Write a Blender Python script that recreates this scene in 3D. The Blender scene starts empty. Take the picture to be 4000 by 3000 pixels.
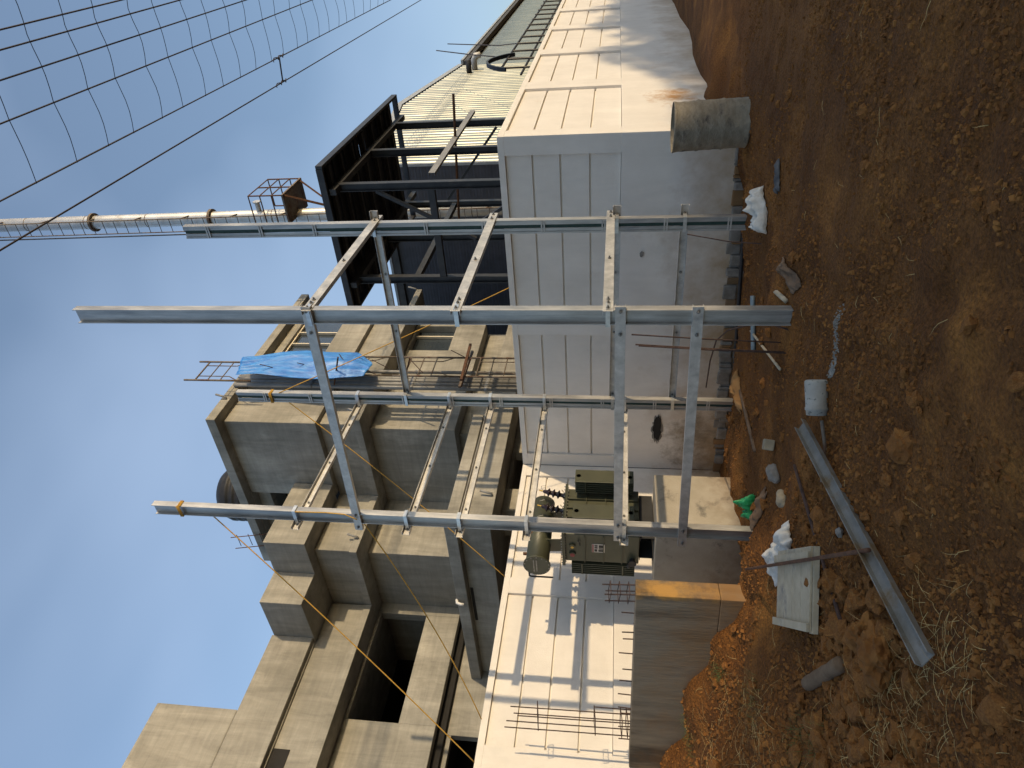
import bpy, bmesh, math, random
from mathutils import Vector, Matrix, noise
rnd = random.Random(7)
PI = math.pi
sc = bpy.context.scene
COL = sc.collection

# ------------------------------------------------------------------ camera (phone held sideways: picture's left is up)
CAM_H = 1.6
yaw, pitch, roll = math.radians(35.78), math.radians(8.12), math.radians(0.895)
fwd = Vector((math.cos(pitch)*math.cos(yaw), math.cos(pitch)*math.sin(yaw), math.sin(pitch)))
r0 = Vector((math.sin(yaw), -math.cos(yaw), 0)); u0 = r0.cross(fwd)
rt = r0*math.cos(roll) + u0*math.sin(roll)
up = u0*math.cos(roll) - r0*math.sin(roll)
cd = bpy.data.cameras.new('camera'); cam = bpy.data.objects.new('camera', cd); COL.objects.link(cam)
cd.sensor_fit = 'HORIZONTAL'; cd.sensor_width = 36.0; cd.lens = 24.3; cd.clip_start = 0.05; cd.clip_end = 3000
ax, ay, az = -up, rt, -fwd
cam.matrix_world = Matrix(((ax.x, ay.x, az.x, 0), (ax.y, ay.y, az.y, 0), (ax.z, ay.z, az.z, CAM_H), (0, 0, 0, 1)))
sc.camera = cam

# ------------------------------------------------------------------ light
TRAVEL = Vector((-0.11, 1.0, -0.205)).normalized()      # direction the sunlight travels
SUNDIR = -TRAVEL
elev = math.asin(SUNDIR.z)
ld = bpy.data.lights.new('sun', 'SUN'); ld.energy = 2.15; ld.angle = math.radians(0.6); ld.color = (1.0, 0.775, 0.48)
sun = bpy.data.objects.new('sun', ld); COL.objects.link(sun)
sun.rotation_euler = TRAVEL.to_track_quat('-Z', 'Y').to_euler(); sun.location = SUNDIR*60
w = bpy.data.worlds.new('World'); sc.world = w; w.use_nodes = True
nt = w.node_tree; nt.nodes.clear()
out = nt.nodes.new('ShaderNodeOutputWorld'); bg = nt.nodes.new('ShaderNodeBackground'); sky = nt.nodes.new('ShaderNodeTexSky')
sky.sky_type = 'NISHITA'; sky.sun_disc = False; sky.sun_elevation = elev
sky.sun_rotation = math.atan2(SUNDIR.x, SUNDIR.y); sky.altitude = 200; sky.air_density = 1.0; sky.dust_density = 1.6; sky.ozone_density = 2.0
tc = nt.nodes.new('ShaderNodeTexCoord'); mp = nt.nodes.new('ShaderNodeMapping'); mp.inputs['Scale'].default_value = (0.7, 1.5, 2.6); mp.inputs['Rotation'].default_value = (0.3, 0.5, 0.7)
nz = nt.nodes.new('ShaderNodeTexNoise'); nz.inputs['Scale'].default_value = 1.3; nz.inputs['Detail'].default_value = 3; nz.inputs['Roughness'].default_value = 0.45
rmp = nt.nodes.new('ShaderNodeValToRGB'); rmp.color_ramp.elements[0].position = 0.40; rmp.color_ramp.elements[1].position = 0.80
rmp.color_ramp.elements[0].color = (0.12, 0.12, 0.12, 1); rmp.color_ramp.elements[1].color = (0.46, 0.46, 0.46, 1)
mixc = nt.nodes.new('ShaderNodeMix'); mixc.data_type = 'RGBA'
mixc.inputs['B'].default_value = (3.4, 4.25, 5.7, 1)
nt.links.new(tc.outputs['Generated'], mp.inputs['Vector']); nt.links.new(mp.outputs['Vector'], nz.inputs['Vector'])
nt.links.new(nz.outputs['Fac'], rmp.inputs['Fac']); nt.links.new(rmp.outputs['Color'], mixc.inputs['Factor'])
nt.links.new(sky.outputs['Color'], mixc.inputs['A']); nt.links.new(mixc.outputs['Result'], bg.inputs['Color'])
nt.links.new(bg.outputs['Background'], out.inputs['Surface']); bg.inputs['Strength'].default_value = 0.15
sc.view_settings.view_transform = 'Standard'; sc.view_settings.look = 'None'; sc.view_settings.gamma = 1.0
sc.view_settings.exposure = 0.52; sc.view_settings.use_curve_mapping = False
sc.cycles.use_denoising = True; sc.cycles.max_bounces = 6

# ------------------------------------------------------------------ materials
def pm(name, c1, c2=None, scale=4.0, rough=0.8, metal=0.0, bump=0.0, bscale=40.0, stretch=(1, 1, 1), c3=None, s3=1.0, t3=(0.58, 0.75), lo=0.35, hi=0.65, spec=0.5, rvar=0.0, bdist=0.01, coat=0.0):
    m = bpy.data.materials.new(name); m.use_nodes = True; t = m.node_tree; N = t.nodes; b = N['Principled BSDF']
    b.inputs['Roughness'].default_value = rough; b.inputs['Metallic'].default_value = metal; b.inputs['Specular IOR Level'].default_value = spec
    co = N.new('ShaderNodeTexCoord'); ma = N.new('ShaderNodeMapping'); ma.inputs['Scale'].default_value = stretch
    t.links.new(co.outputs['Object'], ma.inputs['Vector'])
    col = None
    if c2 is not None:
        n = N.new('ShaderNodeTexNoise'); n.inputs['Scale'].default_value = scale; n.inputs['Detail'].default_value = 8; n.inputs['Roughness'].default_value = 0.6
        t.links.new(ma.outputs['Vector'], n.inputs['Vector'])
        r = N.new('ShaderNodeValToRGB'); r.color_ramp.elements[0].position = lo; r.color_ramp.elements[1].position = hi
        r.color_ramp.elements[0].color = (*c1, 1); r.color_ramp.elements[1].color = (*c2, 1)
        t.links.new(n.outputs['Fac'], r.inputs['Fac']); col = r.outputs['Color']
        if rvar:
            mr = N.new('ShaderNodeMapRange'); mr.inputs['To Min'].default_value = max(0.02, rough-rvar); mr.inputs['To Max'].default_value = min(1, rough+rvar)
            t.links.new(n.outputs['Fac'], mr.inputs['Value']); t.links.new(mr.outputs['Result'], b.inputs['Roughness'])
        if c3 is not None:
            n3 = N.new('ShaderNodeTexNoise'); n3.inputs['Scale'].default_value = s3; n3.inputs['Detail'].default_value = 7; n3.inputs['Roughness'].default_value = 0.65
            t.links.new(ma.outputs['Vector'], n3.inputs['Vector'])
            r3 = N.new('ShaderNodeMapRange'); r3.inputs['From Min'].default_value = t3[0]; r3.inputs['From Max'].default_value = t3[1]
            t.links.new(n3.outputs['Fac'], r3.inputs['Value'])
            mx = N.new('ShaderNodeMix'); mx.data_type = 'RGBA'; mx.inputs['B'].default_value = (*c3, 1)
            t.links.new(r3.outputs['Result'], mx.inputs['Factor']); t.links.new(col, mx.inputs['A']); col = mx.outputs['Result']
        t.links.new(col, b.inputs['Base Color'])
    else:
        b.inputs['Base Color'].default_value = (*c1, 1)
    if bump:
        nb = N.new('ShaderNodeTexNoise'); nb.inputs['Scale'].default_value = bscale; nb.inputs['Detail'].default_value = 6
        t.links.new(ma.outputs['Vector'], nb.inputs['Vector'])
        bm_ = N.new('ShaderNodeBump'); bm_.inputs['Strength'].default_value = bump; bm_.inputs['Distance'].default_value = bdist
        t.links.new(nb.outputs['Fac'], bm_.inputs['Height']); t.links.new(bm_.outputs['Normal'], b.inputs['Normal'])
    m['col'] = 1
    return m

def add_dirt(m, col, z0, z1, nscale=1.2, amount=0.9, thr=0.25):
    """splash and seepage stains that rise a little way up from the foot of a wall (world height)"""
    t = m.node_tree; N = t.nodes; b = N['Principled BSDF']
    src = b.inputs['Base Color'].links[0].from_socket
    g = N.new('ShaderNodeNewGeometry'); s = N.new('ShaderNodeSeparateXYZ'); t.links.new(g.outputs['Position'], s.inputs['Vector'])
    n = N.new('ShaderNodeTexNoise'); n.inputs['Scale'].default_value = nscale; n.inputs['Detail'].default_value = 9; n.inputs['Roughness'].default_value = 0.68
    t.links.new(g.outputs['Position'], n.inputs['Vector'])
    r = N.new('ShaderNodeMapRange'); r.inputs['From Min'].default_value = z1; r.inputs['From Max'].default_value = z0; r.inputs['To Min'].default_value = 0; r.inputs['To Max'].default_value = 0.62
    t.links.new(s.outputs['Z'], r.inputs['Value'])
    a = N.new('ShaderNodeMath'); a.operation = 'ADD'; t.links.new(r.outputs['Result'], a.inputs[0]); t.links.new(n.outputs['Fac'], a.inputs[1])
    r2 = N.new('ShaderNodeMapRange'); r2.inputs['From Min'].default_value = 0.5+thr; r2.inputs['From Max'].default_value = 1.15; r2.inputs['To Max'].default_value = amount
    t.links.new(a.outputs['Value'], r2.inputs['Value'])
    mx = N.new('ShaderNodeMix'); mx.data_type = 'RGBA'; mx.inputs['B'].default_value = (*col, 1)
    t.links.new(r2.outputs['Result'], mx.inputs['Factor']); t.links.new(src, mx.inputs['A']); t.links.new(mx.outputs['Result'], b.inputs['Base Color'])

MT = {}
def add_streaks(m, lo, hi, sx, sz, scale=1.0, rot=0.0):
    """trowel marks, drips and weather streaks as uneven lighter and darker bands of the surface itself"""
    t = m.node_tree; N = t.nodes; b = N['Principled BSDF']; src = b.inputs['Base Color'].links[0].from_socket
    g = N.new('ShaderNodeNewGeometry'); mp_ = N.new('ShaderNodeMapping'); mp_.inputs['Scale'].default_value = (sx, sx, sz); mp_.inputs['Rotation'].default_value = (rot, rot*.7, 0)
    t.links.new(g.outputs['Position'], mp_.inputs['Vector'])
    n = N.new('ShaderNodeTexNoise'); n.inputs['Scale'].default_value = scale; n.inputs['Detail'].default_value = 10; n.inputs['Roughness'].default_value = .7; n.inputs['Distortion'].default_value = .6
    t.links.new(mp_.outputs['Vector'], n.inputs['Vector'])
    r = N.new('ShaderNodeMapRange'); r.inputs['From Min'].default_value = .30; r.inputs['From Max'].default_value = .70; r.inputs['To Min'].default_value = lo; r.inputs['To Max'].default_value = hi; t.links.new(n.outputs['Fac'], r.inputs['Value'])
    mx = N.new('ShaderNodeVectorMath'); mx.operation = 'SCALE'; t.links.new(src, mx.inputs[0]); t.links.new(r.outputs['Result'], mx.inputs['Scale']); t.links.new(mx.outputs['Vector'], b.inputs['Base Color'])
def add_spot(m, centre, radius, col, amount):
    """one patch of colour with its own ragged outline round a fixed place"""
    t = m.node_tree; N = t.nodes; b = N['Principled BSDF']; src = b.inputs['Base Color'].links[0].from_socket
    g = N.new('ShaderNodeNewGeometry'); mp_ = N.new('ShaderNodeVectorMath'); mp_.operation = 'SUBTRACT'; mp_.inputs[1].default_value = centre
    t.links.new(g.outputs['Position'], mp_.inputs[0])
    sc_ = N.new('ShaderNodeVectorMath'); sc_.operation = 'DIVIDE'; sc_.inputs[1].default_value = radius; t.links.new(mp_.outputs['Vector'], sc_.inputs[0])
    ln = N.new('ShaderNodeVectorMath'); ln.operation = 'LENGTH'; t.links.new(sc_.outputs['Vector'], ln.inputs[0])
    n = N.new('ShaderNodeTexNoise'); n.inputs['Scale'].default_value = 3.2; n.inputs['Detail'].default_value = 8; n.inputs['Roughness'].default_value = .7; t.links.new(g.outputs['Position'], n.inputs['Vector'])
    a = N.new('ShaderNodeMath'); a.operation = 'MULTIPLY_ADD'; a.inputs[1].default_value = 2.6; t.links.new(n.outputs['Fac'], a.inputs[0]); t.links.new(ln.outputs['Value'], a.inputs[2])
    r = N.new('ShaderNodeMapRange'); r.inputs['From Min'].default_value = 2.0; r.inputs['From Max'].default_value = 1.35; r.inputs['To Max'].default_value = amount; t.links.new(a.outputs['Value'], r.inputs['Value'])
    mx = N.new('ShaderNodeMix'); mx.data_type = 'RGBA'; mx.inputs['B'].default_value = (*col, 1)
    t.links.new(r.outputs['Result'], mx.inputs['Factor']); t.links.new(src, mx.inputs['A']); t.links.new(mx.outputs['Result'], b.inputs['Base Color'])
MT['white'] = pm('white_wall_paint', (0.705, 0.655, 0.58), (0.77, 0.72, 0.645), 1.6, 0.75, bump=0.25, bscale=60, c3=(0.60, 0.57, 0.51), s3=0.9, t3=(0.60, 0.80))
add_dirt(MT['white'], (0.36, 0.22, 0.09), -0.4, 1.05, 1.5, 0.9, 0.12)
add_streaks(MT['white'], .93, 1.05, 2.2, .5)
add_spot(MT['white'], (11.75, 2.8, .68), (.75, .4, .55), (0.42, 0.20, 0.045), .9)  # orange patch paints the gold sunlight low on the wall by the drum
add_spot(MT['white'], (9.85, 8.3, .1), (.3, 1.3, .75), (0.20, 0.15, 0.09), .8)
MT['plaster'] = pm('grey_cement_plaster', (0.220, 0.207, 0.172), (0.292, 0.276, 0.236), 0.8, 0.9, bump=0.3, bscale=30, c3=(0.385, 0.36, 0.305), s3=0.55, t3=(0.50, 0.66), stretch=(1, 1, 0.6))
add_streaks(MT['plaster'], .74, 1.22, 3.5, .55)
add_streaks(MT['plaster'], .86, 1.16, .9, 9.0, 1.0, .12)
MT['plaster_dark'] = pm('damp_cement', (0.17, 0.16, 0.14), (0.27, 0.25, 0.22), 2.0, 0.9, bump=0.3, bscale=30)
MT['rawcon'] = pm('raw_concrete', (0.20, 0.165, 0.115), (0.30, 0.25, 0.18), 2.2, 0.92, bump=0.5, bscale=35, c3=(0.055, 0.043, 0.03), s3=2.2, t3=(0.46, 0.66), stretch=(1, 1, 0.16))
add_dirt(MT['rawcon'], (0.24, 0.12, 0.035), 0.1, 1.6, 2.2, 0.8, 0.16)
add_spot(MT['rawcon'], (4.87, 6.17, .95), (.4, .09, .75), (0.46, 0.25, 0.06), .85)  # ochre patch on the end face of the low wall
MT['plinth'] = pm('plinth_concrete', (0.33, 0.29, 0.22), (0.41, 0.365, 0.29), 2.2, 0.9, bump=0.4, bscale=40, c3=(0.13, 0.12, 0.10), s3=3.0, t3=(0.57, 0.70))
add_dirt(MT['plinth'], (0.16, 0.10, 0.05), -0.35, 0.5, 2.5, 0.9, 0.2)
MT['galv'] = pm('galvanised_steel', (0.385, 0.37, 0.345), (0.545, 0.525, 0.49), 9.0, 0.48, metal=0.8, bump=0.08, bscale=120, c3=(0.28, 0.28, 0.285), s3=1.7, t3=(0.52, 0.66), stretch=(1, 1, 0.25), rvar=0.12)
MT['galv_h'] = pm('galvanised_channel', (0.45, 0.43, 0.395), (0.60, 0.575, 0.53), 7.0, 0.52, metal=0.65, bump=0.08, bscale=120, c3=(0.33, 0.325, 0.32), s3=2.6, t3=(0.56, 0.70), rvar=0.12)
MT['dustychan'] = pm('dusty_galvanised', (0.17, 0.155, 0.125), (0.27, 0.255, 0.225), 5, 0.7, metal=0.35, c3=(0.20, 0.14, 0.075), s3=3.0, t3=(0.52, 0.62), bump=.2, bscale=60)
MT['strap'] = pm('clamp_steel', (0.48, 0.48, 0.47), (0.66, 0.66, 0.64), 15.0, 0.35, metal=0.8, rvar=0.1)
MT['bolt'] = pm('bolt_steel', (0.20, 0.20, 0.19), (0.33, 0.32, 0.30), 30, 0.45, metal=0.8)
add_streaks(MT['galv'], .72, 1.2, 16, .9)
add_streaks(MT['galv_h'], .80, 1.15, 9, 9)
MT['greenstripe'] = pm('green_primer', (0.010, 0.034, 0.026), (0.020, 0.055, 0.042), 14, 0.6)
MT['darksteel'] = pm('dark_painted_steel', (0.022, 0.022, 0.024), (0.040, 0.039, 0.039), 6, 0.5, metal=0.2, c3=(0.06, 0.055, 0.048), s3=3, t3=(0.58, 0.75))
MT['deck'] = pm('dark_roof_sheet', (0.012, 0.013, 0.016), (0.022, 0.023, 0.027), 4, 0.55, metal=0.3)
MT['sheet'] = pm('bright_cladding', (0.20, 0.20, 0.175), (0.27, 0.27, 0.235), 1.5, 0.27, metal=1.0, bump=0.22, bscale=0.7, stretch=(2.2, 2.2, 0.35), rvar=0.05, bdist=0.06)
MT['sheetdark'] = pm('shade_painted_cladding', (0.055, 0.056, 0.066), (0.075, 0.076, 0.09), 3, 0.5, metal=0.2)  # darker cladding copy for the end wall, shade put into its colour
MT['flash'] = pm('grey_flashing', (0.30, 0.31, 0.31), (0.38, 0.39, 0.39), 5, 0.5, metal=0.4)
MT['gutter'] = pm('dark_gutter', (0.03, 0.03, 0.03), (0.07, 0.065, 0.06), 4, 0.6)
MT['stack'] = pm('aluminium_stack', (0.50, 0.49, 0.46), (0.64, 0.63, 0.60), 3.0, 0.42, metal=0.6, c3=(0.33, 0.30, 0.25), s3=1.4, t3=(0.58, 0.72))
MT['rust'] = pm('rusty_steel', (0.075, 0.035, 0.02), (0.14, 0.065, 0.032), 18, 0.85, metal=0.2, bump=0.4, bscale=90)
MT['rebar'] = pm('reinforcement_bar', (0.045, 0.026, 0.02), (0.10, 0.055, 0.038), 25, 0.85, metal=0.15, bump=0.8, bscale=160)
MT['scaf'] = pm('scaffold_tube', (0.12, 0.095, 0.07), (0.21, 0.17, 0.13), 12, 0.75, metal=0.2, c3=(0.10, 0.045, 0.02), s3=4, t3=(0.5, 0.65))
MT['pvc'] = pm('grey_pipe', (0.20, 0.195, 0.185), (0.27, 0.265, 0.25), 6, 0.55)
MT['whitepvc'] = pm('white_pipe', (0.62, 0.60, 0.56), (0.70, 0.68, 0.64), 6, 0.5)
MT['olive'] = pm('olive_transformer_paint', (0.058, 0.060, 0.035), (0.076, 0.078, 0.046), 3, 0.42, bump=0.05, bscale=80, c3=(0.045, 0.045, 0.03), s3=2.2, t3=(0.55, 0.75))
MT['porcelain'] = pm('brown_porcelain', (0.020, 0.010, 0.009), (0.032, 0.016, 0.013), 6, 0.18, spec=0.6)
MT['copper'] = pm('copper_wire', (0.30, 0.13, 0.05), (0.40, 0.19, 0.08), 10, 0.4, metal=0.7)
MT['brass'] = pm('brass_fitting', (0.45, 0.30, 0.06), (0.5, 0.34, 0.1), 10, 0.4, metal=0.8)
MT['plate'] = pm('name_plate_steel', (0.50, 0.48, 0.46), (0.56, 0.54, 0.52), 8, 0.4, metal=0.3)
MT['black'] = pm('black_rubber', (0.010, 0.010, 0.011), (0.02, 0.02, 0.021), 8, 0.6)
MT['redpaint'] = pm('red_print', (0.25, 0.03, 0.03), (0.30, 0.05, 0.05), 8, 0.6)
MT['glass'] = pm('window_glass', (0.035, 0.045, 0.055), (0.045, 0.055, 0.065), 1, 0.04, spec=1.0)
MT['winframe'] = pm('cream_window_frame', (0.62, 0.55, 0.42), (0.68, 0.61, 0.48), 8, 0.45)
MT['room'] = pm('painted_interior_shade', (0.012, 0.011, 0.010), (0.02, 0.018, 0.016), 2, 0.9)  # near-black base colour paints the shade inside rooms and openings
MT['tarp'] = pm('blue_tarpaulin', (0.030, 0.16, 0.52), (0.055, 0.26, 0.66), 5, 0.42, bump=0.3, bscale=6, c3=(0.14, 0.34, 0.66), s3=3, t3=(0.55, 0.75), stretch=(2.6, 2.6, 0.8), bdist=0.04)
MT['rope'] = pm('yellow_rope', (0.50, 0.27, 0.03), (0.62, 0.36, 0.06), 40, 0.7, bump=0.6, bscale=200)
MT['wire'] = pm('line_wire', (0.035, 0.027, 0.025), (0.06, 0.045, 0.04), 10, 0.6, metal=0.3)
MT['wire2'] = pm('net_wire', (0.025, 0.028, 0.04), (0.04, 0.045, 0.06), 10, 0.6, metal=0.3)
MT['drum'] = pm('cement_caked_drum', (0.175, 0.145, 0.10), (0.26, 0.225, 0.165), 7, 0.85, bump=0.9, bscale=45, c3=(0.075, 0.063, 0.050), s3=3.6, t3=(0.54, 0.68), stretch=(1, 1, 1.6), bdist=0.012)
MT['bucket'] = pm('speckled_white_plastic', (0.28, 0.265, 0.225), (0.37, 0.355, 0.31), 6, 0.7, bump=0.2, bscale=50, c3=(0.12, 0.12, 0.11), s3=22, t3=(0.58, 0.64))
MT['powder'] = pm('spilt_cement', (0.17, 0.155, 0.125), (0.28, 0.26, 0.22), 25, 0.95, bump=0.8, bscale=90)
MT['sack'] = pm('white_woven_sack', (0.52, 0.49, 0.42), (0.66, 0.63, 0.56), 9, 0.75, bump=0.5, bscale=25, c3=(0.40, 0.31, 0.19), s3=4, t3=(0.58, 0.75), bdist=0.02)
MT['green'] = pm('green_plastic_bag', (0.01, 0.22, 0.06), (0.03, 0.38, 0.13), 14, 0.35, bump=0.8, bscale=28, bdist=0.02)
MT['wood'] = pm('pale_weathered_wood', (0.36, 0.30, 0.20), (0.47, 0.40, 0.28), 6, 0.85, bump=0.4, bscale=40, stretch=(1, 1, 1), c3=(0.21, 0.19, 0.16), s3=3.5, t3=(0.55, 0.7))
MT['card'] = pm('brown_cardboard', (0.26, 0.125, 0.035), (0.34, 0.18, 0.06), 8, 0.85, bump=0.3, bscale=30)
MT['stone'] = pm('buff_stone', (0.24, 0.20, 0.13), (0.33, 0.28, 0.19), 9, 0.9, bump=0.6, bscale=50)
MT['greystone'] = pm('grey_rubble', (0.17, 0.15, 0.12), (0.26, 0.235, 0.20), 9, 0.9, bump=0.6, bscale=50)
MT['rag'] = pm('muddy_cloth', (0.11, 0.065, 0.035), (0.17, 0.11, 0.065), 9, 0.9, bump=0.5, bscale=30)
MT['blackcloth'] = pm('black_plastic_scrap', (0.028, 0.028, 0.03), (0.10, 0.095, 0.09), 9, 0.55, bump=0.5, bscale=30)
MT['paleblue'] = pm('pale_blue_batten', (0.15, 0.19, 0.20), (0.22, 0.27, 0.28), 9, 0.7)
MT['straw'] = pm('dry_straw', (0.36, 0.23, 0.08), (0.52, 0.37, 0.15), 3, 0.85)
MT['grass'] = pm('green_grass', (0.05, 0.085, 0.018), (0.12, 0.14, 0.035), 3, 0.8)
MT['clod'] = pm('loose_earth', (0.13, 0.053, 0.015), (0.225, 0.097, 0.026), 8, 0.97, bump=0.35, bscale=8, bdist=.01, c3=(0.30, 0.135, 0.035), s3=2.0, t3=(0.55, 0.72), spec=0.2)
MT['roottube'] = pm('muddy_log', (0.12, 0.075, 0.04), (0.18, 0.12, 0.07), 7, 0.95, bump=0.6, bscale=40)
MT['leaf'] = pm('hedge_leaves', (0.03, 0.06, 0.012), (0.07, 0.10, 0.025), 2, 0.7)
# soil
g = pm('red_brown_soil', (0.110, 0.043, 0.0115), (0.185, 0.078, 0.020), 1.3, 0.97, bump=1.0, bscale=34, c3=(0.30, 0.128, 0.029), s3=0.8, t3=(0.53, 0.68), spec=0.2, bdist=0.05)
t = g.node_tree; N = t.nodes; b = N['Principled BSDF']; src = b.inputs['Base Color'].links[0].from_socket
co = N.new('ShaderNodeTexCoord'); nf = N.new('ShaderNodeTexNoise'); nf.inputs['Scale'].default_value = 46; nf.inputs['Detail'].default_value = 5; nf.inputs['Roughness'].default_value = 0.7
t.links.new(co.outputs['Object'], nf.inputs['Vector'])
rr = N.new('ShaderNodeValToRGB'); rr.color_ramp.elements[0].position = 0.30; rr.color_ramp.elements[0].color = (0.45, 0.45, 0.45, 1); rr.color_ramp.elements[1].position = 0.72; rr.color_ramp.elements[1].color = (1.45, 1.45, 1.45, 1)
t.links.new(nf.outputs['Fac'], rr.inputs['Fac'])
mm = N.new('ShaderNodeMix'); mm.data_type = 'RGBA'; mm.blend_type = 'MULTIPLY'; mm.inputs['Factor'].default_value = 1.0
t.links.new(src, mm.inputs['A']); t.links.new(rr.outputs['Color'], mm.inputs['B'])
vo = N.new('ShaderNodeTexVoronoi'); vo.inputs['Scale'].default_value = 34; t.links.new(co.outputs['Object'], vo.inputs['Vector'])
vr = N.new('ShaderNodeMapRange'); vr.inputs['From Min'].default_value = 0.10; vr.inputs['From Max'].default_value = 0.05; t.links.new(vo.outputs['Distance'], vr.inputs['Value'])
nk = N.new('ShaderNodeTexNoise'); nk.inputs['Scale'].default_value = 3.0; t.links.new(co.outputs['Object'], nk.inputs['Vector'])
nkr = N.new('ShaderNodeMapRange'); nkr.inputs['From Min'].default_value = 0.55; nkr.inputs['From Max'].default_value = 0.75; nkr.inputs['To Max'].default_value = 0.55; t.links.new(nk.outputs['Fac'], nkr.inputs['Value'])
ml = N.new('ShaderNodeMath'); ml.operation = 'MULTIPLY'; t.links.new(vr.outputs['Result'], ml.inputs[0]); t.links.new(nkr.outputs['Result'], ml.inputs[1])
m2 = N.new('ShaderNodeMix'); m2.data_type = 'RGBA'; m2.inputs['B'].default_value = (0.26, 0.22, 0.18, 1)
t.links.new(ml.outputs['Value'], m2.inputs['Factor']); t.links.new(mm.outputs['Result'], m2.inputs['A']); t.links.new(m2.outputs['Result'], b.inputs['Base Color'])
MT['soil'] = g

# ------------------------------------------------------------------ mesh building helpers
OFF = {}
class MB:
    def __init__(s): s.v = []; s.f = []
    def add(s, vs, fs):
        n = len(s.v); s.v += [tuple(v) for v in vs]; s.f += [tuple(i+n for i in q) for q in fs]; return s
    def box(s, x0, x1, y0, y1, z0, z1):
        if x0 > x1: x0, x1 = x1, x0
        if y0 > y1: y0, y1 = y1, y0
        if z0 > z1: z0, z1 = z1, z0
        return s.add([(x0, y0, z0), (x1, y0, z0), (x1, y1, z0), (x0, y1, z0), (x0, y0, z1), (x1, y0, z1), (x1, y1, z1), (x0, y1, z1)],
                     [(0, 3, 2, 1), (4, 5, 6, 7), (0, 1, 5, 4), (1, 2, 6, 5), (2, 3, 7, 6), (3, 0, 4, 7)])
    def bar(s, p, q, wd, hg, upv=(0, 0, 1)):
        p, q = Vector(p), Vector(q); d = (q-p).normalized(); u = Vector(upv)
        if abs(d.dot(u)) > 0.98: u = Vector((1, 0, 0))
        a = d.cross(u).normalized()*wd/2; c = a.cross(d).normalized()*hg/2
        vs = [p-a-c, p+a-c, p+a+c, p-a+c, q-a-c, q+a-c, q+a+c, q-a+c]
        return s.add(vs, [(0, 1, 2, 3), (7, 6, 5, 4), (0, 4, 5, 1), (1, 5, 6, 2), (2, 6, 7, 3), (3, 7, 4, 0)])
    def tube(s, pts, r, n=8, caps=True):
        pts = [Vector(p) for p in pts]; rs = r if isinstance(r, (list, tuple)) else [r]*len(pts)
        rings = []; prev = None
        for i, p in enumerate(pts):
            d = (pts[min(i+1, len(pts)-1)]-pts[max(i-1, 0)]).normalized()
            if prev is None:
                u = Vector((0, 0, 1)) if abs(d.z) < 0.9 else Vector((1, 0, 0)); a = d.cross(u).normalized()
            else:
                a = (prev-d*prev.dot(d)).normalized()
            prev = a; c = d.cross(a)
            rings.append([p+(a*math.cos(2*PI*k/n)+c*math.sin(2*PI*k/n))*rs[i] for k in range(n)])
        vs = [v for rg in rings for v in rg]; fs = []
        for i in range(len(pts)-1):
            for k in range(n):
                k2 = (k+1) % n; fs.append((i*n+k, i*n+k2, (i+1)*n+k2, (i+1)*n+k))
        if caps: fs.append(tuple(range(n-1, -1, -1))); fs.append(tuple((len(pts)-1)*n+k for k in range(n)))
        return s.add(vs, fs)
    def prism(s, poly, d):
        n = len(poly); d = Vector(d); a = [Vector(p) for p in poly]
        return s.add(a+[p+d for p in a], [tuple(range(n-1, -1, -1)), tuple(range(n, 2*n))]+[(i, (i+1) % n, n+(i+1) % n, n+i) for i in range(n)])
    def build(s, name, mat, parent=None, smooth=False, bevel=0.0, origin=None):
        off = Vector((0, 0, 0))
        if parent is not None: off = OFF[parent.name]
        elif origin is not None: off = Vector(origin)
        me = bpy.data.meshes.new(name); me.from_pydata([(v[0]-off.x, v[1]-off.y, v[2]-off.z) for v in s.v], [], s.f); me.update()
        bmm = bmesh.new(); bmm.from_mesh(me); bmesh.ops.recalc_face_normals(bmm, faces=bmm.faces); bmm.to_mesh(me); bmm.free()
        me.materials.append(MT[mat] if isinstance(mat, str) else mat)
        if smooth:
            for p in me.polygons: p.use_smooth = True
        o = bpy.data.objects.new(name, me); COL.objects.link(o)
        if parent is not None: o.parent = parent; OFF[o.name] = off
        else:
            o.location = off; OFF[o.name] = off
        if bevel:
            md = o.modifiers.new('bevel', 'BEVEL'); md.width = bevel; md.segments = 2; md.limit_method = 'ANGLE'; md.harden_normals = False
        return o
def tag(o, label, cat, group=None, kind=None):
    if label: o['label'] = label
    if cat: o['category'] = cat
    if group: o['group'] = group
    if kind: o['kind'] = kind
    return o
def thing(name, loc, label, cat, group=None):
    o = bpy.data.objects.new(name, None); COL.objects.link(o); o.location = loc; o.empty_display_size = 0.2; OFF[o.name] = Vector(loc)
    return tag(o, label, cat, group)
def bx(*a): return MB().box(*a)
def ibeam_v(x, y, z0, z1, web, fl, tw, tf):
    """rolled I section standing up: web runs along y, flanges along x"""
    m = MB(); m.box(x-tw/2, x+tw/2, y-web/2+tf, y+web/2-tf, z0, z1)
    m.box(x-fl/2, x+fl/2, y-web/2, y-web/2+tf, z0, z1); m.box(x-fl/2, x+fl/2, y+web/2-tf, y+web/2, z0, z1); return m
def chan(p, q, h, fl, t, side):
    """channel section from p to q, web height h centred on the line, flanges of length fl pointing along side"""
    p, q, sd = Vector(p), Vector(q), Vector(side); d = (q-p).normalized(); u = sd.cross(d).normalized()
    if u.z < 0: u = -u
    a = [(-h/2, 0), (-h/2, fl), (-h/2+t, fl), (-h/2+t, t), (h/2-t, t), (h/2-t, fl), (h/2, fl), (h/2, 0)]
    return MB().prism([p+u*c[0]+sd*c[1] for c in a], q-p)
def hexbolt(m, p, d, r=0.012, ln=0.03):
    p, d = Vector(p), Vector(d); m.tube([p-d*0.004, p+d*0.010], r*1.7, 6); m.tube([p+d*0.010, p+d*ln], r*0.8, 6)

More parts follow.
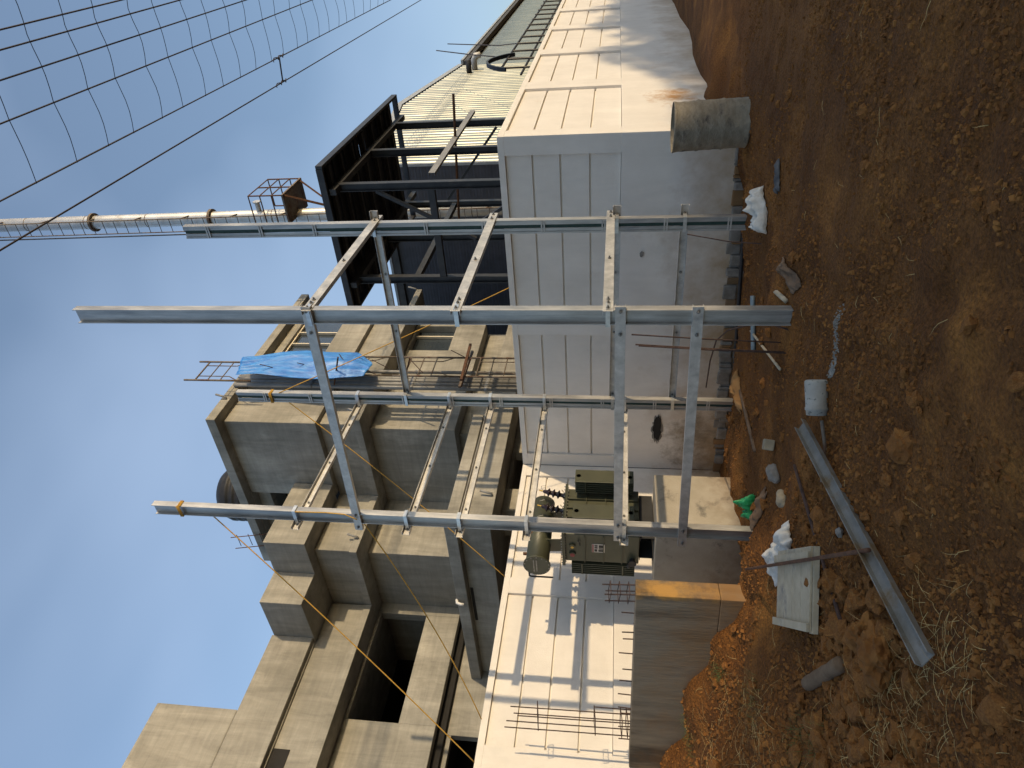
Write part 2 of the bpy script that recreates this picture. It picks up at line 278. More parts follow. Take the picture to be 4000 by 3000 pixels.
# ------------------------------------------------------------------ ground
CP = [(0, 0, 0), (3, 0, 0), (6, 0, 0), (9, 0, 0), (12, 1, .05), (8.9, 2.45, 0), (5.72, 3.32, -.02), (8, 3.35, 0), (5.76, 6.2, -.11), (8.1, 6.1, -.10), (6.42, 6.7, -.10),
      (6.3, 8, -.28), (7.5, 6.7, -.12), (9.5, 3.8, -.22), (9.5, 6, -.40), (9.5, 8, -.50), (9.75, 4.8, -.36), (9.75, 7, -.46), (8.6, 7.5, -.25), (9.8, 3.0, -.06), (11.7, 2.75, .157), (14.3, 2.75, .10), (20, 2.75, .06), (10.4, 2.75, .05),
      (4.78, 6.0, .15), (4.6, 6.8, .51), (4.4, 7.55, .73), (4.25, 8.9, .90), (5.4, 7.0, -.05), (5.3, 8.5, .0), (3.6, 6.1, .30), (3.2, 7, .55), (3, 8.5, .85), (2, 5.2, .22), (1, 4, .08),
      (4.2, 5.1, .02), (3.1, 4.4, .03), (2.2, 3.2, .0), (5.3, 5, -.04), (4.4, 3.2, 0), (0, 8, .7), (-3, 3, 0), (14, -2, .1), (25, 0, .1), (6.9, 4.6, -.08), (7.6, 5.2, -.10), (4.55, 6.3, .26)]
def ghs(x, y):
    sw = sz = 0.0
    for (a, b_, c) in CP:
        d2 = (x-a)**2+(y-b_)**2+0.03
        w_ = d2**-1.7; sw += w_; sz += w_*c
    return sz/sw
def gh(x, y):
    z = ghs(x, y)
    z += 0.045*noise.fractal(Vector((x*0.9, y*0.9, 3.3)), 1.0, 2.0, 3)
    z -= .035*math.exp(-((y-.55*x+.1+.12*math.sin(x*1.3))/.14)**2)*(x < 6)+.0
    z += .022*math.exp(-((y-.55*x-.12+.12*math.sin(x*1.3))/.09)**2)*(x < 6)
    d = math.hypot(x, y)
    amp = 1.0 if d < 14 else 0.3
    z += amp*(0.022*noise.fractal(Vector((x*4.5, y*4.5, 1.3)), 1.0, 2.0, 3)+0.010*abs(noise.noise(Vector((x*17, y*17, 8.1)))))
    z += amp*0.03*max(0.0, noise.noise(Vector((x*2.6, y*2.6, 5.5))))
    if x > 10.3 and 1.2 < y < 3.2: z += (y-1.2)/1.6*(.09*noise.noise(Vector((x*1.1, y*1.4, 2.2)))+.05*noise.noise(Vector((x*4, y*4, 6))))
    return z
def axis(a, b_, step, lo, hi):
    v = [a+step*i for i in range(int((b_-a)/step)+1)]
    s = step
    while v[-1] < hi: s *= 1.25; v.append(v[-1]+s)
    s = step
    while v[0] > lo: s *= 1.25; v.insert(0, v[0]-s)
    return v
xs = axis(1.2, 10.2, 0.034, -400, 900); ys = axis(-0.4, 9.2, 0.034, -500, 700)
gv = []; far = 0
for yy in ys:
    for xx in xs:
        d = math.hypot(xx, yy)
        if d > 40: gv.append((xx, yy, 0.05 if yy < 2.5 else 0.0))
        else: gv.append((xx, yy, gh(xx, yy)))
nx = len(xs); gf = [(j*nx+i, j*nx+i+1, (j+1)*nx+i+1, (j+1)*nx+i) for j in range(len(ys)-1) for i in range(nx-1)]
me = bpy.data.meshes.new('ground'); me.from_pydata(gv, [], gf); me.materials.append(MT['soil'])
for p in me.polygons: p.use_smooth = True
ground = bpy.data.objects.new('ground', me); COL.objects.link(ground); ground['kind'] = 'structure'; ground['label'] = 'dug red-brown earth of the building site'

# ------------------------------------------------------------------ white boundary walls
TOP = 3.25; ZP = [1.50, 1.935, 2.36, 2.76, 3.155]
def wall_run(name, label, frame, L, bays, zb, flip, joints=()):
    """frame(s, d, z) -> world point; s along the wall, d outwards from its face. flip: 'x' wall lies along x"""
    r = thing(name, frame(0, 0, 0), label, 'wall', 'white panelled boundary wall')
    def b2(m, s0, s1, d0, d1, z0, z1):
        p, q = frame(s0, d0, z0), frame(s1, d1, z1); m.box(p[0], q[0], p[1], q[1], z0, z1)
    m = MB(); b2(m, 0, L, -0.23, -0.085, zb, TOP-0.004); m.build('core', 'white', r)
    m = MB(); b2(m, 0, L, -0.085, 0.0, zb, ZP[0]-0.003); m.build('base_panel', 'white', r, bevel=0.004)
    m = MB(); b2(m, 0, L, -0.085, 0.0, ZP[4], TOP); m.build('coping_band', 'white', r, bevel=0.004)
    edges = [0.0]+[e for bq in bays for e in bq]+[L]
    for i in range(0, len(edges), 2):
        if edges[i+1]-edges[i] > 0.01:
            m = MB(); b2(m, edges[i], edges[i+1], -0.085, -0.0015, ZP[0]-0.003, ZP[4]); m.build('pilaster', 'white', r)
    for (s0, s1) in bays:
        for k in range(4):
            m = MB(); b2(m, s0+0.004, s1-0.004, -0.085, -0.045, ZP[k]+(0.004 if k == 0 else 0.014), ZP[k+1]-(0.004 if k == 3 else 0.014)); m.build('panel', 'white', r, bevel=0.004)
    return r
wB = [(10.15+3.02*i, 12.65+3.02*i) for i in range(9)]
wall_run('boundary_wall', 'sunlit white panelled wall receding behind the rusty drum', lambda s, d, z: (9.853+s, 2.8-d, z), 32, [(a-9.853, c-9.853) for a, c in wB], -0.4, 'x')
wall_run('boundary_wall', 'shaded white panelled wall behind the steel frame', lambda s, d, z: (9.85-d, 2.803+s, z), 6.195, [(0.27, 3.0), (3.28, 5.93)], -0.62, 'y')
wall_run('boundary_wall', 'sunlit white wall crossed by frame shadows behind the transformer', lambda s, d, z: (2.0+s, 9.003-d, z), 7.845, [(0.2, 2.15), (2.45, 4.85), (5.15, 7.55)], -0.5, 'x')
# broken plaster patches on the shaded wall
def patch(name, label, poly, mat, x, t=0.012):
    m = MB(); m.prism([(x-0.002, p[0], p[1]) for p in poly], (-t, 0, 0)); return m
def blob(cy, cz, ry, rz, n=22, seed=0):
    q = random.Random(seed); return [(cy+ry*(0.72+0.42*q.random())*math.cos(2*PI*k/n), cz+rz*(0.72+0.42*q.random())*math.sin(2*PI*k/n)) for k in range(n)]
hl = thing('wall_patch', (9.85, 8.05, 0.7), 'long dark broken hole in the shaded white wall', 'hole')
patch('', '', blob(8.05, 0.765, 0.33, 0.10, 34, 3), 'plaster_dark', 9.85).build('broken_edge', 'plaster_dark', hl)
patch('', '', blob(8.03, 0.76, 0.29, 0.078, 30, 4), 'room', 9.838).build('cavity_shade', 'room', hl)  # flat near-black patch paints the shade inside the hole
tag(patch('', '', blob(4.62, 1.16, 0.05, 0.035, 14, 5), 'plaster_dark', 9.85).build('wall_patch', 'plaster_dark', None, origin=(9.85, 4.62, 1.16)), 'small chipped grey mark on the shaded wall beside the steel column', 'hole')
# rough unplastered footing below the plaster line
ft = thing('wall_footing', (9.85, 5.9, -0.4), 'rough grey footing showing below the shaded white wall', 'footing', None)
y0 = 2.84
while y0 < 8.9:
    wd_ = rnd.choice((.05, .08, .12, .17, .24)); z1 = -0.02-0.045*(y0-2.9)+rnd.uniform(-.05, .03); x0 = 9.85-.01-rnd.uniform(0, .09)
    m = MB(); m.box(x0, 9.84, y0, y0+wd_-.004, z1-.16-rnd.uniform(0, .05), z1); m.build('stone', rnd.choice(('greystone', 'greystone', 'rawcon')), ft, bevel=.018)
    m = MB(); x0 -= rnd.uniform(-.02, .05); m.box(x0, 9.84, y0+.01, y0+wd_+.01, z1-.6, z1-.22); m.build('stone', rnd.choice(('greystone', 'rag', 'rag')), ft, bevel=.02)
    y0 += wd_

# ------------------------------------------------------------------ grey concrete building
cb = thing('concrete_building', (10, 13, 0), 'unfinished grey plastered concrete building with stepped overhanging storeys', 'building')
def part(name, *boxes, mat='plaster', parent=cb, bevel=0.012):
    m = MB()
    for q in boxes: m.box(*q)
    return m.build(name, mat, parent, bevel=bevel)
# lower storey wall at left, with its big window opening (x 7.46..10.2, z 6.05..7.21)
WO = (7.46, 10.2, 6.05, 7.21)
part('wall', (2.0, WO[0], 14.5, 14.75, 5.22, 7.29))
part('wall', (WO[1], 10.5, 14.5, 14.75, 5.22, 7.29))
part('window_sill_wall', (WO[0]-.002, WO[1]+.002, 14.502, 14.748, 5.22, WO[2]))
part('window_lintel', (WO[0]-.002, WO[1]+.002, 14.502, 14.748, WO[3], 7.289))
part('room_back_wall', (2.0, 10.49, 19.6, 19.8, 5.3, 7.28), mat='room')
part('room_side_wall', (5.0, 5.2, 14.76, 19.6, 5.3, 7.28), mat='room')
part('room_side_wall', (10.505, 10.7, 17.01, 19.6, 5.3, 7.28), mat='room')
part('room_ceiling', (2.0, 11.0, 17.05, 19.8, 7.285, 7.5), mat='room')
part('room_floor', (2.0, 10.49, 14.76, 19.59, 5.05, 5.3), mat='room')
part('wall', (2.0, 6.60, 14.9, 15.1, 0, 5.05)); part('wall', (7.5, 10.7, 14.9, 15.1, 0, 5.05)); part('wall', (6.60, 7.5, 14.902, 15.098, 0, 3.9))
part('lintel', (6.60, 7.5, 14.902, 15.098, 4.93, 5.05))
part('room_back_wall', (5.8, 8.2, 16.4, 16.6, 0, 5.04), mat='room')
# stepped lower storey blocks
part('storey_block', (10.5, 17.2, 12.6, 17.0, 5.22, 7.29)); part('storey_base', (10.9, 17.2, 13.0, 17.0, 4.49, 5.219))
part('storey_block', (12.25, 15.70, 10.2, 12.6, 5.22, 7.29)); part('storey_block', (17.0, 17.2, 10.2, 12.6, 5.22, 7.29))
part('window_sill_wall', (15.70, 17.0, 10.202, 12.6, 5.22, 6.07)); part('window_lintel', (15.70, 17.0, 10.202, 12.6, 7.22, 7.289))
part('storey_base', (12.6, 17.2, 10.6, 12.99, 4.49, 5.219))
wn = part('window', (15.70, 17.0, 10.42, 10.44, 6.07, 7.22), mat='glass', bevel=0)
part('frame', (15.70, 17.0, 10.33, 10.41, 6.07, 6.12), (16.62, 16.67, 10.335, 10.412, 6.12, 7.22), mat='winframe', parent=wn, bevel=0)
# terrace slab and its L-shaped lip beam
part('terrace_slab', (9.05, 17.4, 9.9, 14.88, 3.86, 4.478))
part('lip_beam', (8.85, 12.28, 9.73, 9.99, 4.482, 4.72)); part('lip_beam', (8.85, 9.11, 9.993, 14.89, 4.482, 4.719))
part('ground_wall', (10.25, 10.9, 10.7, 10.95, 0, 3.858)); part('ground_wall', (12.1, 17.2, 10.7, 10.95, 0, 3.858)); part('ground_lintel', (10.9, 12.1, 10.702, 10.948, 3.78, 3.857))
part('ground_wall', (10.25, 10.5, 10.953, 11.5, 0, 3.858)); part('ground_wall', (10.25, 10.5, 13.6, 14.88, 0, 3.858))
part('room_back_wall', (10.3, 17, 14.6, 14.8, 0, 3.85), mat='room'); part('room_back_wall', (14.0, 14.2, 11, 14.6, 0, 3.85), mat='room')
# middle band with its lower lip, stepping with the plan
part('band', (2.0, 10.0, 13.95, 17, 7.47, 8.33)); part('band_lip', (2.0, 9.98, 13.9, 17.02, 7.291, 7.469))
part('band', (10.05, 11.86, 12.05, 17, 7.471, 8.331)); part('band_lip', (9.985, 11.80, 12.0, 17.01, 7.2905, 7.4695))
part('band', (11.865, 17.2, 9.78, 17, 7.472, 8.332)); part('band_lip', (11.805, 18.16, 9.6, 17.03, 7.292, 7.4705))
# opening high in the band at far left: dark sheet painting its shade
part('opening_shade', (4.9, 6.43, 13.936, 13.96, 7.97, 8.325), mat='room', bevel=0)
# parapets and projecting boxes
part('parapet', (2.0, 8.897, 13.77, 14.0, 8.37, 9.37)); part('parapet_foot', (2.0, 8.895, 13.9, 14.2, 8.331, 8.369))
part('roof_slab', (2.0, 10.0, 14.01, 17, 8.34, 8.5))
part('stair_head', (2.0, 7.08, 13.772, 17, 9.372, 11.24), bevel=0.03)
part('parapet_box', (8.9, 9.757, 12.55, 14.4, 8.335, 9.33)); part('parapet_box', (9.76, 11.68, 11.55, 14.41, 8.336, 9.331))
# upper tower storey with window, cornice roof
part('tower_wall', (11.7, 14.2, 9.64, 11.95, 8.334, 10.6)); part('tower_wall', (16.95, 17.2, 9.64, 11.95, 8.334, 10.6))
part('window_sill_wall', (14.2, 16.95, 9.642, 11.9, 8.334, 9.17)); part('window_lintel', (14.2, 16.95, 9.642, 11.9, 10.37, 10.599))
wn = part('window', (14.2, 16.95, 9.80, 9.815, 9.17, 10.37), mat='glass', bevel=0)
part('frame', (14.2, 16.95, 9.72, 9.79, 9.17, 9.215), (14.2, 16.95, 9.72, 9.79, 10.325, 10.37), mat='winframe', parent=wn, bevel=0)
for xm in (15.25, 15.83): part('mullion', (xm-.02, xm+.02, 9.722, 9.792, 9.215, 10.325), mat='winframe', parent=wn, bevel=0)
part('cornice', (11.45, 17.5, 9.4, 14.3, 10.62, 10.85)); part('cornice_neck', (11.68, 17.2, 9.62, 14.1, 10.598, 10.618))
part('roof_beam', (11.9, 12.1, 11.96, 14.0, 10.25, 10.597)); part('terrace_wall', (13.0, 13.2, 11.96, 15, 8.34, 10.59), mat='room')  # terrace wall near-black: the roof's shadow painted into its colour
part('terrace_pillar', (11.9, 12.15, 13.75, 14.0, 8.34, 10.25))
# drain spouts and the white elbow
for (p, q) in (((12.24, 9.40, 10.70), (12.30, 9.17, 10.98)), ((12.05, 9.6, 7.38), (12.0, 9.40, 7.60)), ((10.39, 12.0, 7.36), (10.34, 11.78, 7.56)), ((9.86, 9.9, 3.93), (9.83, 9.70, 4.13)), ((18.1, 9.62, 7.46), (18.1, 9.55, 7.72))):
    MB().tube([(p[0], p[1]+.03, p[2]), (p[0], p[1]-.06, p[2]+.01), (p[0]+.02, p[1]-.12, p[2]+.25)], 0.026, 8).build('drain_spout', 'pvc', cb, smooth=True)
MB().tube([(8.86, 11.98, 4.72), (8.78, 11.98, 4.70), (8.75, 11.98, 4.62), (8.75, 11.98, 4.55)], 0.032, 8).build('pipe_elbow', 'whitepvc', cb, smooth=True)
part('vent_slot', (9.04, 9.052, 11.8, 12.9, 4.39, 4.45), mat='room', bevel=0)
# water tank on the roof
wt = thing('water_tank', (13.4, 13.5, 10.85), 'black ribbed plastic water tank on the grey building roof', 'water tank')
pr = [(0.0, 13.1), (0.22, 13.1), (0.24, 13.02), (0.50, 12.90)]
prof = [(0.80, 10.86), (0.80, 11.0)]
for k in range(7): prof += [(0.83, 11.05+k*0.2), (0.83, 11.12+k*0.2), (0.79, 11.15+k*0.2), (0.79, 11.22+k*0.2)]
prof += [(0.74, 12.5), (0.60, 12.66), (0.35, 12.74)]
def lathe(m, c, prof, n=32):
    vs = [(c[0]+r*math.cos(2*PI*k/n), c[1]+r*math.sin(2*PI*k/n), z) for (r, z) in prof for k in range(n)]
    fs = [(i*n+k, i*n+(k+1) % n, (i+1)*n+(k+1) % n, (i+1)*n+k) for i in range(len(prof)-1) for k in range(n)]
    fs += [tuple(range(n)), tuple((len(prof)-1)*n+k for k in range(n))]
    return m.add(vs, fs)
lathe(MB(), (13.4, 13.7), prof).build('tank_body', 'black', wt, smooth=True)
lathe(MB(), (13.4, 13.7), [(0.26, 12.72), (0.26, 12.86), (0.1, 12.88)], 20).build('lid', 'black', wt)
m = MB()
for s_ in (0, .42): m.tube([(11.6, 13.2+s_, 9.6), (11.3, 13.25+s_, 11.4)], 0.012, 6)
for k in range(6): m.tube([(11.58-.045*k, 13.2, 9.75+.3*k), (11.58-.045*k, 13.62, 9.75+.3*k)], 0.009, 6)
tag(m.build('ladder', 'rust', None, origin=(11.6, 13.4, 9.4)), 'thin rusty ladder leaning at the roof edge of the grey building', 'ladder')

# ------------------------------------------------------------------ metal sheds behind
def corrugated(x0, x1, y, zb, ztop, period, amp, seg=10):
    m = MB(); n = int((x1-x0)/period*seg); vs = []
    for i in range(n+1):
        x = x0+(x1-x0)*i/n; ph = 2*PI*(x-x0)/period; yy = y-amp*math.cos(ph)
        vs += [(x, yy, zb), (x, yy, ztop(x))]
    m.add(vs, [(2*i, 2*i+2, 2*i+3, 2*i+1) for i in range(n)]); return m
gt = lambda x: 8.60+1.10*(1-abs(x-27.15)/7.15)
sh = thing('gable_shed', (27, 6.4, 0), 'tall metal shed with sunlit ribbed gable glaring in the low sun', 'shed')
corrugated(20.02, 34.28, 6.415, 0, gt, 0.30, 0.0275).build('gable_cladding', 'sheet', sh, smooth=True)
m = MB(); m.add([(20, 6.36, 8.62), (27.15, 6.36, 9.72), (27.15, 6.36, 9.98), (20, 6.36, 8.9)], [(0, 1, 2, 3)]); m.add([(27.15, 6.36, 9.72), (34.3, 6.36, 8.62), (34.3, 6.36, 8.85), (27.15, 6.36, 9.98)], [(0, 1, 2, 3)]); m.build('verge_flashing', 'flash', sh)
m = MB(); m.prism([(19.95, 6.38, 8.72), (27.15, 6.38, 9.82), (34.35, 6.38, 8.72), (34.35, 6.38, 8.80), (27.15, 6.38, 9.90), (19.95, 6.38, 8.80)], (0, 20, 0)); m.build('roof', 'flash', sh)
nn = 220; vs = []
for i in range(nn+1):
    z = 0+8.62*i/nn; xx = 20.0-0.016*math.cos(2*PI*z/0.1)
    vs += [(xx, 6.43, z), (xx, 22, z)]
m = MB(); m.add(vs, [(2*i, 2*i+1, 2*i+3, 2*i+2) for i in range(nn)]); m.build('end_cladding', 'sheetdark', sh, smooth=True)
bx(19.93, 20.03, 6.37, 6.45, 0, 8.62).build('corner_trim', 'flash', sh)
MB().box(19.88, 20.05, 6.46, 22, 8.45, 8.66).build('eave_gutter', 'gutter', sh)
sh2 = thing('eave_shed', (45, 6.5, 0), 'long ribbed shed wall with dark gutter receding at the right', 'shed')
corrugated(34.35, 80, 6.6, 0, lambda x: 8.5, 0.25, 0.020, 6).build('side_cladding', 'sheet', sh2, smooth=True)
MB().box(34.3, 80, 6.25, 6.52, 8.42, 8.62).build('gutter', 'gutter', sh2); MB().box(34.3, 80, 6.2, 16, 8.625, 8.74).build('roof', 'flash', sh2)
MB().tube([(33.2, 6.4, 7.9), (33.2, 6.0, 7.9), (33.2, 5.85, 7.82), (33.2, 5.82, 7.6)], 0.13, 10).build('vent_pipe', 'whitepvc', sh2, smooth=True)
MB().tube([(32.6, 6.4, 8.05), (32.6, 5.9, 8.05)], 0.12, 10).build('vent_pipe', 'gutter', sh2, smooth=True)
# rack with hoop behind the sunlit wall
rk = thing('ladder_rack', (20, 3.7, 3.2), 'dark steel ladder rack with arched hoop behind the sunlit wall', 'rack')
for zz, yy in ((4.45, 3.6), (3.95, 3.75), (3.55, 3.6)): MB().tube([(18.5, yy, zz), (33, yy, zz-0.1)], 0.03, 6).build('rail', 'darksteel', rk)
for k in range(13): MB().tube([(18.6+k*1.1, 3.6, 3.0), (18.6+k*1.1, 3.6, 4.45)], 0.028, 6).build('rung', 'darksteel', rk)
pts = [(18.3+1.9*(k/14), 3.6-0.02, 4.30+0.60*math.sin(PI*k/14)**.7) for k in range(15)]
m = MB()
for a, c in zip(pts, pts[1:]): m.bar(a, c, 0.10, 0.05, (0, 0, 1))
m.build('hoop', 'darksteel', rk)
m = MB(); m.tube([(27.5, 4.6, 8.2), (24, 4.2, 6.2), (21.5, 3.9, 4.6), (20.8, 3.8, 3.3)], 0.018, 6)
m.build('cable', 'wire', rk); MB().tube([(30, 4.8, 8.3), (26, 4.3, 5.6), (23.8, 3.9, 4.6), (23.2, 3.8, 3.3)], 0.018, 6).build('cable', 'wire', rk)

# ------------------------------------------------------------------ dark steel canopy
cn = thing('steel_canopy', (12.6, 4.7, 0), 'black flat steel canopy on tall posts behind the shaded wall', 'canopy')
for k in range(14):
    xa, xb = 10.55+k*0.285, 10.55+(k+1)*0.285-.004
    m = MB(); m.box(xa, xa+.07, 3.41, 6.01, 6.275, 6.304)
    if k == 7: m.box(xa, xb, 3.40, 3.62, 6.305, 6.315); m.box(xa, xb, 3.86, 6.02, 6.305, 6.315)
    else: m.box(xa, xb, 3.40, 6.02, 6.305, 6.315)
    m.build('deck_sheet', 'deck', cn)
bx(14.62, 14.82, 3.40, 6.02, 6.305, 6.315).build('deck_sheet', 'deck', cn)
for a in ((10.5, 15.15, 3.345, 3.395, 6.22, 6.33), (10.5, 15.15, 6.025, 6.075, 6.22, 6.33)): bx(*a).build('edge_angle', 'darksteel', cn)
for a in ((10.495, 10.545, 3.4, 6.02, 6.222, 6.332), (15.105, 15.155, 3.4, 6.02, 6.222, 6.332)): bx(*a).build('edge_angle', 'darksteel', cn)
for yy in (3.8, 5.5): bx(10.56, 15.09, yy-.05, yy+.05, 6.10, 6.21).build('roof_beam', 'darksteel', cn)
for xx in (10.8, 12.6, 14.4): bx(xx-.04, xx+.04, 3.42, 6.0, 6.213, 6.272).build('purlin', 'darksteel', cn)
for xx in (11.4, 12.0, 13.2, 13.8): bx(xx-.03, xx+.03, 3.42, 6.0, 6.215, 6.271).build('purlin', 'darksteel', cn)
for xx in (10.8, 12.6, 14.4):
    for yy in (3.8, 5.5): ibeam_v(xx, yy, -.3, 6.10, 0.13, 0.11, .012, .014).build('post', 'darksteel', cn)
chan((11.1, 3.70, 4.6), (15.0, 3.70, 4.58), 0.11, 0.05, 0.007, (0, 1, 0)).build('rail', 'pvc', cn)
bx(10.75, 10.85, 3.87, 5.43, 4.50, 4.61).build('tie_beam', 'darksteel', cn)
MB().bar((10.8, 3.88, 5.5), (10.8, 4.75, 3.9), 0.05, 0.07, (1, 0, 0)).build('brace', 'darksteel', cn)
MB().bar((14.4, 3.9, 4.0), (14.4, 5.4, 5.2), 0.05, 0.05, (1, 0, 0)).build('brace', 'darksteel', cn)
MB().bar((12.6, 4.6, 3.2), (12.6, 5.4, 4.5), 0.06, 0.08, (1, 0, 0)).build('brace', 'darksteel', cn)
MB().tube([(13.2, 2.95, 4.55), (13.0, 5.6, 4.70)], 0.026, 6).build('tie_rod', 'rust', cn)
bx(10.86, 14.33, 5.45, 5.55, 5.0, 5.1).build('tie_beam', 'darksteel', cn)

# ------------------------------------------------------------------ chimney stack
ch = thing('chimney_stack', (17.85, 7.0, 0), 'tall pale steel chimney with ladder and small platform', 'chimney')
def cx(z): return 17.90-0.036*(z-4.5)
CR = 0.19
MB().tube([(cx(z), 7.0, z) for z in (0, 8, 16, 24)], CR, 28).build('shell', 'stack', ch, smooth=True)
for z in (7.9, 12.95, 16.6, 20.3):
    MB().tube([(cx(z), 7, z-.035), (cx(z), 7, z+.035)], CR+.075, 28).build('flange', 'scaf', ch)
for k in range(11): MB().tube([(cx(3.5+k*1.9), 7, 3.5+k*1.9), (cx(3.5+k*1.9), 7, 3.52+k*1.9)], CR+.004, 28).build('seam', 'scaf', ch)
for yy in (-0.14, 0.25):
    MB().tube([(cx(3)-.30, 7.0+yy, 3), (cx(24)-.30, 7.0+yy, 24)], 0.016, 6).build('ladder_rail', 'scaf', ch)
for k in range(60): 
    z = 3.2+k*0.34; MB().tube([(cx(z)-.30, 6.86, z), (cx(z)-.30, 7.25, z)], 0.010, 5).build('rung', 'scaf', ch)
for k in range(13):
    z = 5+k*1.45; MB().bar((cx(z)-.30, 6.86, z), (cx(z)-.10, 6.86, z-.14), 0.03, 0.03).build('ladder_bracket', 'scaf', ch)
MB().tube([(cx(3)-.32, 7.33, 3), (cx(24)-.32, 7.33, 24)], 0.02, 6).build('earth_cable', 'black', ch)
pz = 10.35
bx(17.0, 18.35, 6.15, 6.98, pz, pz+.05).build('platform_floor', 'scaf', ch)
for (x, y) in ((17.02, 6.17), (17.66, 6.17), (18.33, 6.17), (17.02, 6.95), (18.33, 6.95)): MB().tube([(x, y, pz), (x, y, pz+1.0)], 0.02, 6).build('railing_post', 'rust', ch)
for zz in (0.34, 0.67, 1.0): MB().tube([(17.02, 6.95, pz+zz), (17.02, 6.17, pz+zz), (18.33, 6.17, pz+zz), (18.33, 6.95, pz+zz)], 0.018, 6).build('railing', 'rust', ch)
for x in (17.1, 18.25): MB().bar((x, 6.2, pz), (cx(9), 6.83, 9.2), 0.05, 0.05).build('brace', 'rust', ch)
MB().tube([(cx(11.5), 6.82, 11.5), (cx(11.5), 6.58, 11.5)], 0.07, 10).build('port', 'stack', ch); MB().tube([(cx(11.5), 6.58, 11.5), (cx(11.5), 6.55, 11.5)], 0.11, 12).build('port_cap', 'stack', ch)

# ------------------------------------------------------------------ scaffold, tarp, pipes
sf = thing('scaffold_tower', (13.1, 9.0, 0), 'rusty welded scaffold frames standing against the grey building', 'scaffold')
def hframe(z0, x0=12.72, x1=13.50, y=8.98, hgt=1.70):
    m = MB(); m.tube([(x0, y, z0), (x0, y, z0+hgt)], 0.024, 8); m.tube([(x1, y, z0), (x1, y, z0+hgt)], 0.024, 8)
    t = z0+hgt-0.28
    m.tube([(x0, y, t), (x1, y, t)], 0.020, 6)
    for zz in (t-.32, t-.64): m.tube([(x0, y, zz), (x1, y, zz)], 0.013, 6)
    for sx, xx in ((1, x0), (-1, x1)):
        m.tube([(xx+sx*.17, y, t), (xx+sx*.17, y, t-.80), (xx, y, t-1.08)], 0.013, 6)
    return m
tops = [11.74, 10.04, 8.34, 6.64, 4.94, 3.24]
for k, tz in enumerate(tops): hframe(tz-1.70+.005, x0=12.72-(0.30 if k == 0 else 0), x1=13.50-(0.30 if k == 0 else 0)).build('frame', 'scaf', sf, smooth=True)
for zz in (8.0, 6.3, 4.9):
    MB().tube([(12.6, 8.4, zz-.2), (12.75, 9.3, zz+.15)], 0.02, 6).build('coupler_bar', 'rust', sf)
MB().bar((12.4, 8.85, 4.93), (13.9, 8.85, 4.98), 0.05, 0.06).build('putlog', 'rust', sf); MB().bar((12.4, 9.05, 5.0), (13.9, 9.05, 4.95), 0.05, 0.06).build('putlog', 'scaf', sf)
for k in range(6): MB().tube([(12.55+rnd.uniform(0, .9), 8.9, 5+k*0.9), (12.6+rnd.uniform(0, .9), 8.7, 5.35+k*.9)], 0.010, 5).build('tie_bar', 'rebar', sf)
for i, xx in enumerate((13.42, 13.12, 13.02, 12.88, 12.74)):
    m = MB(); m.tube([(xx, 9.34 if i else 9.36, 3.0), (xx, 9.34 if i else 9.36, 10.72)], 0.050 if i else 0.042, 10)
    for zz in (4.4, 6.2, 8.7): m.tube([(xx, 9.34 if i else 9.36, zz), (xx, 9.34 if i else 9.36, zz+.10)], 0.058, 10)
    o = m.build('drain_pipe', 'pvc', None, smooth=True, origin=(xx, 9.34, 3.0))
    tag(o, ('rightmost', 'second from right', 'middle', 'second from left', 'leftmost')[i]+' of five grey drain pipes beside the scaffold frames', 'pipe', 'drain pipes on the grey building')
# tarp
nu, nv = 26, 60; vs = []
for j in range(nv+1):
    v = j/nv; z = 10.42-3.15*v
    for i in range(nu+1):
        u = i/nu
        xl = 12.50+0.06*math.sin(v*7)+(0.0 if v > .1 else 0.0); xr = 13.20+0.38*min(1, v*2.2)-(0.40*max(0, v-.86)/.14)
        x = xl+(xr-xl)*u
        y = 8.86+0.05*math.sin(u*5+v*3)+0.030*noise.noise(Vector((u*6, v*4, 2)))+0.012*noise.noise(Vector((u*16, v*9, 7)))+.010*math.sin(u*26+3*noise.noise(Vector((v*3, 1, 1))))-0.10*math.sin(PI*u)*(.5+.5*math.sin(v*4))
        zz = z-0.10*math.sin(PI*u)*v+(0.12*u if v < .05 else 0)
        vs.append((x, y, zz))
m = MB(); m.add(vs, [(j*(nu+1)+i, j*(nu+1)+i+1, (j+1)*(nu+1)+i+1, (j+1)*(nu+1)+i) for j in range(nv) for i in range(nu)])
o = m.build('tarpaulin', 'tarp', None, smooth=True, origin=(13, 8.9, 7.2)); tag(o, 'crumpled bright blue tarpaulin hanging on the scaffold', 'tarpaulin')
o.modifiers.new('thick', 'SOLIDIFY').thickness = 0.006

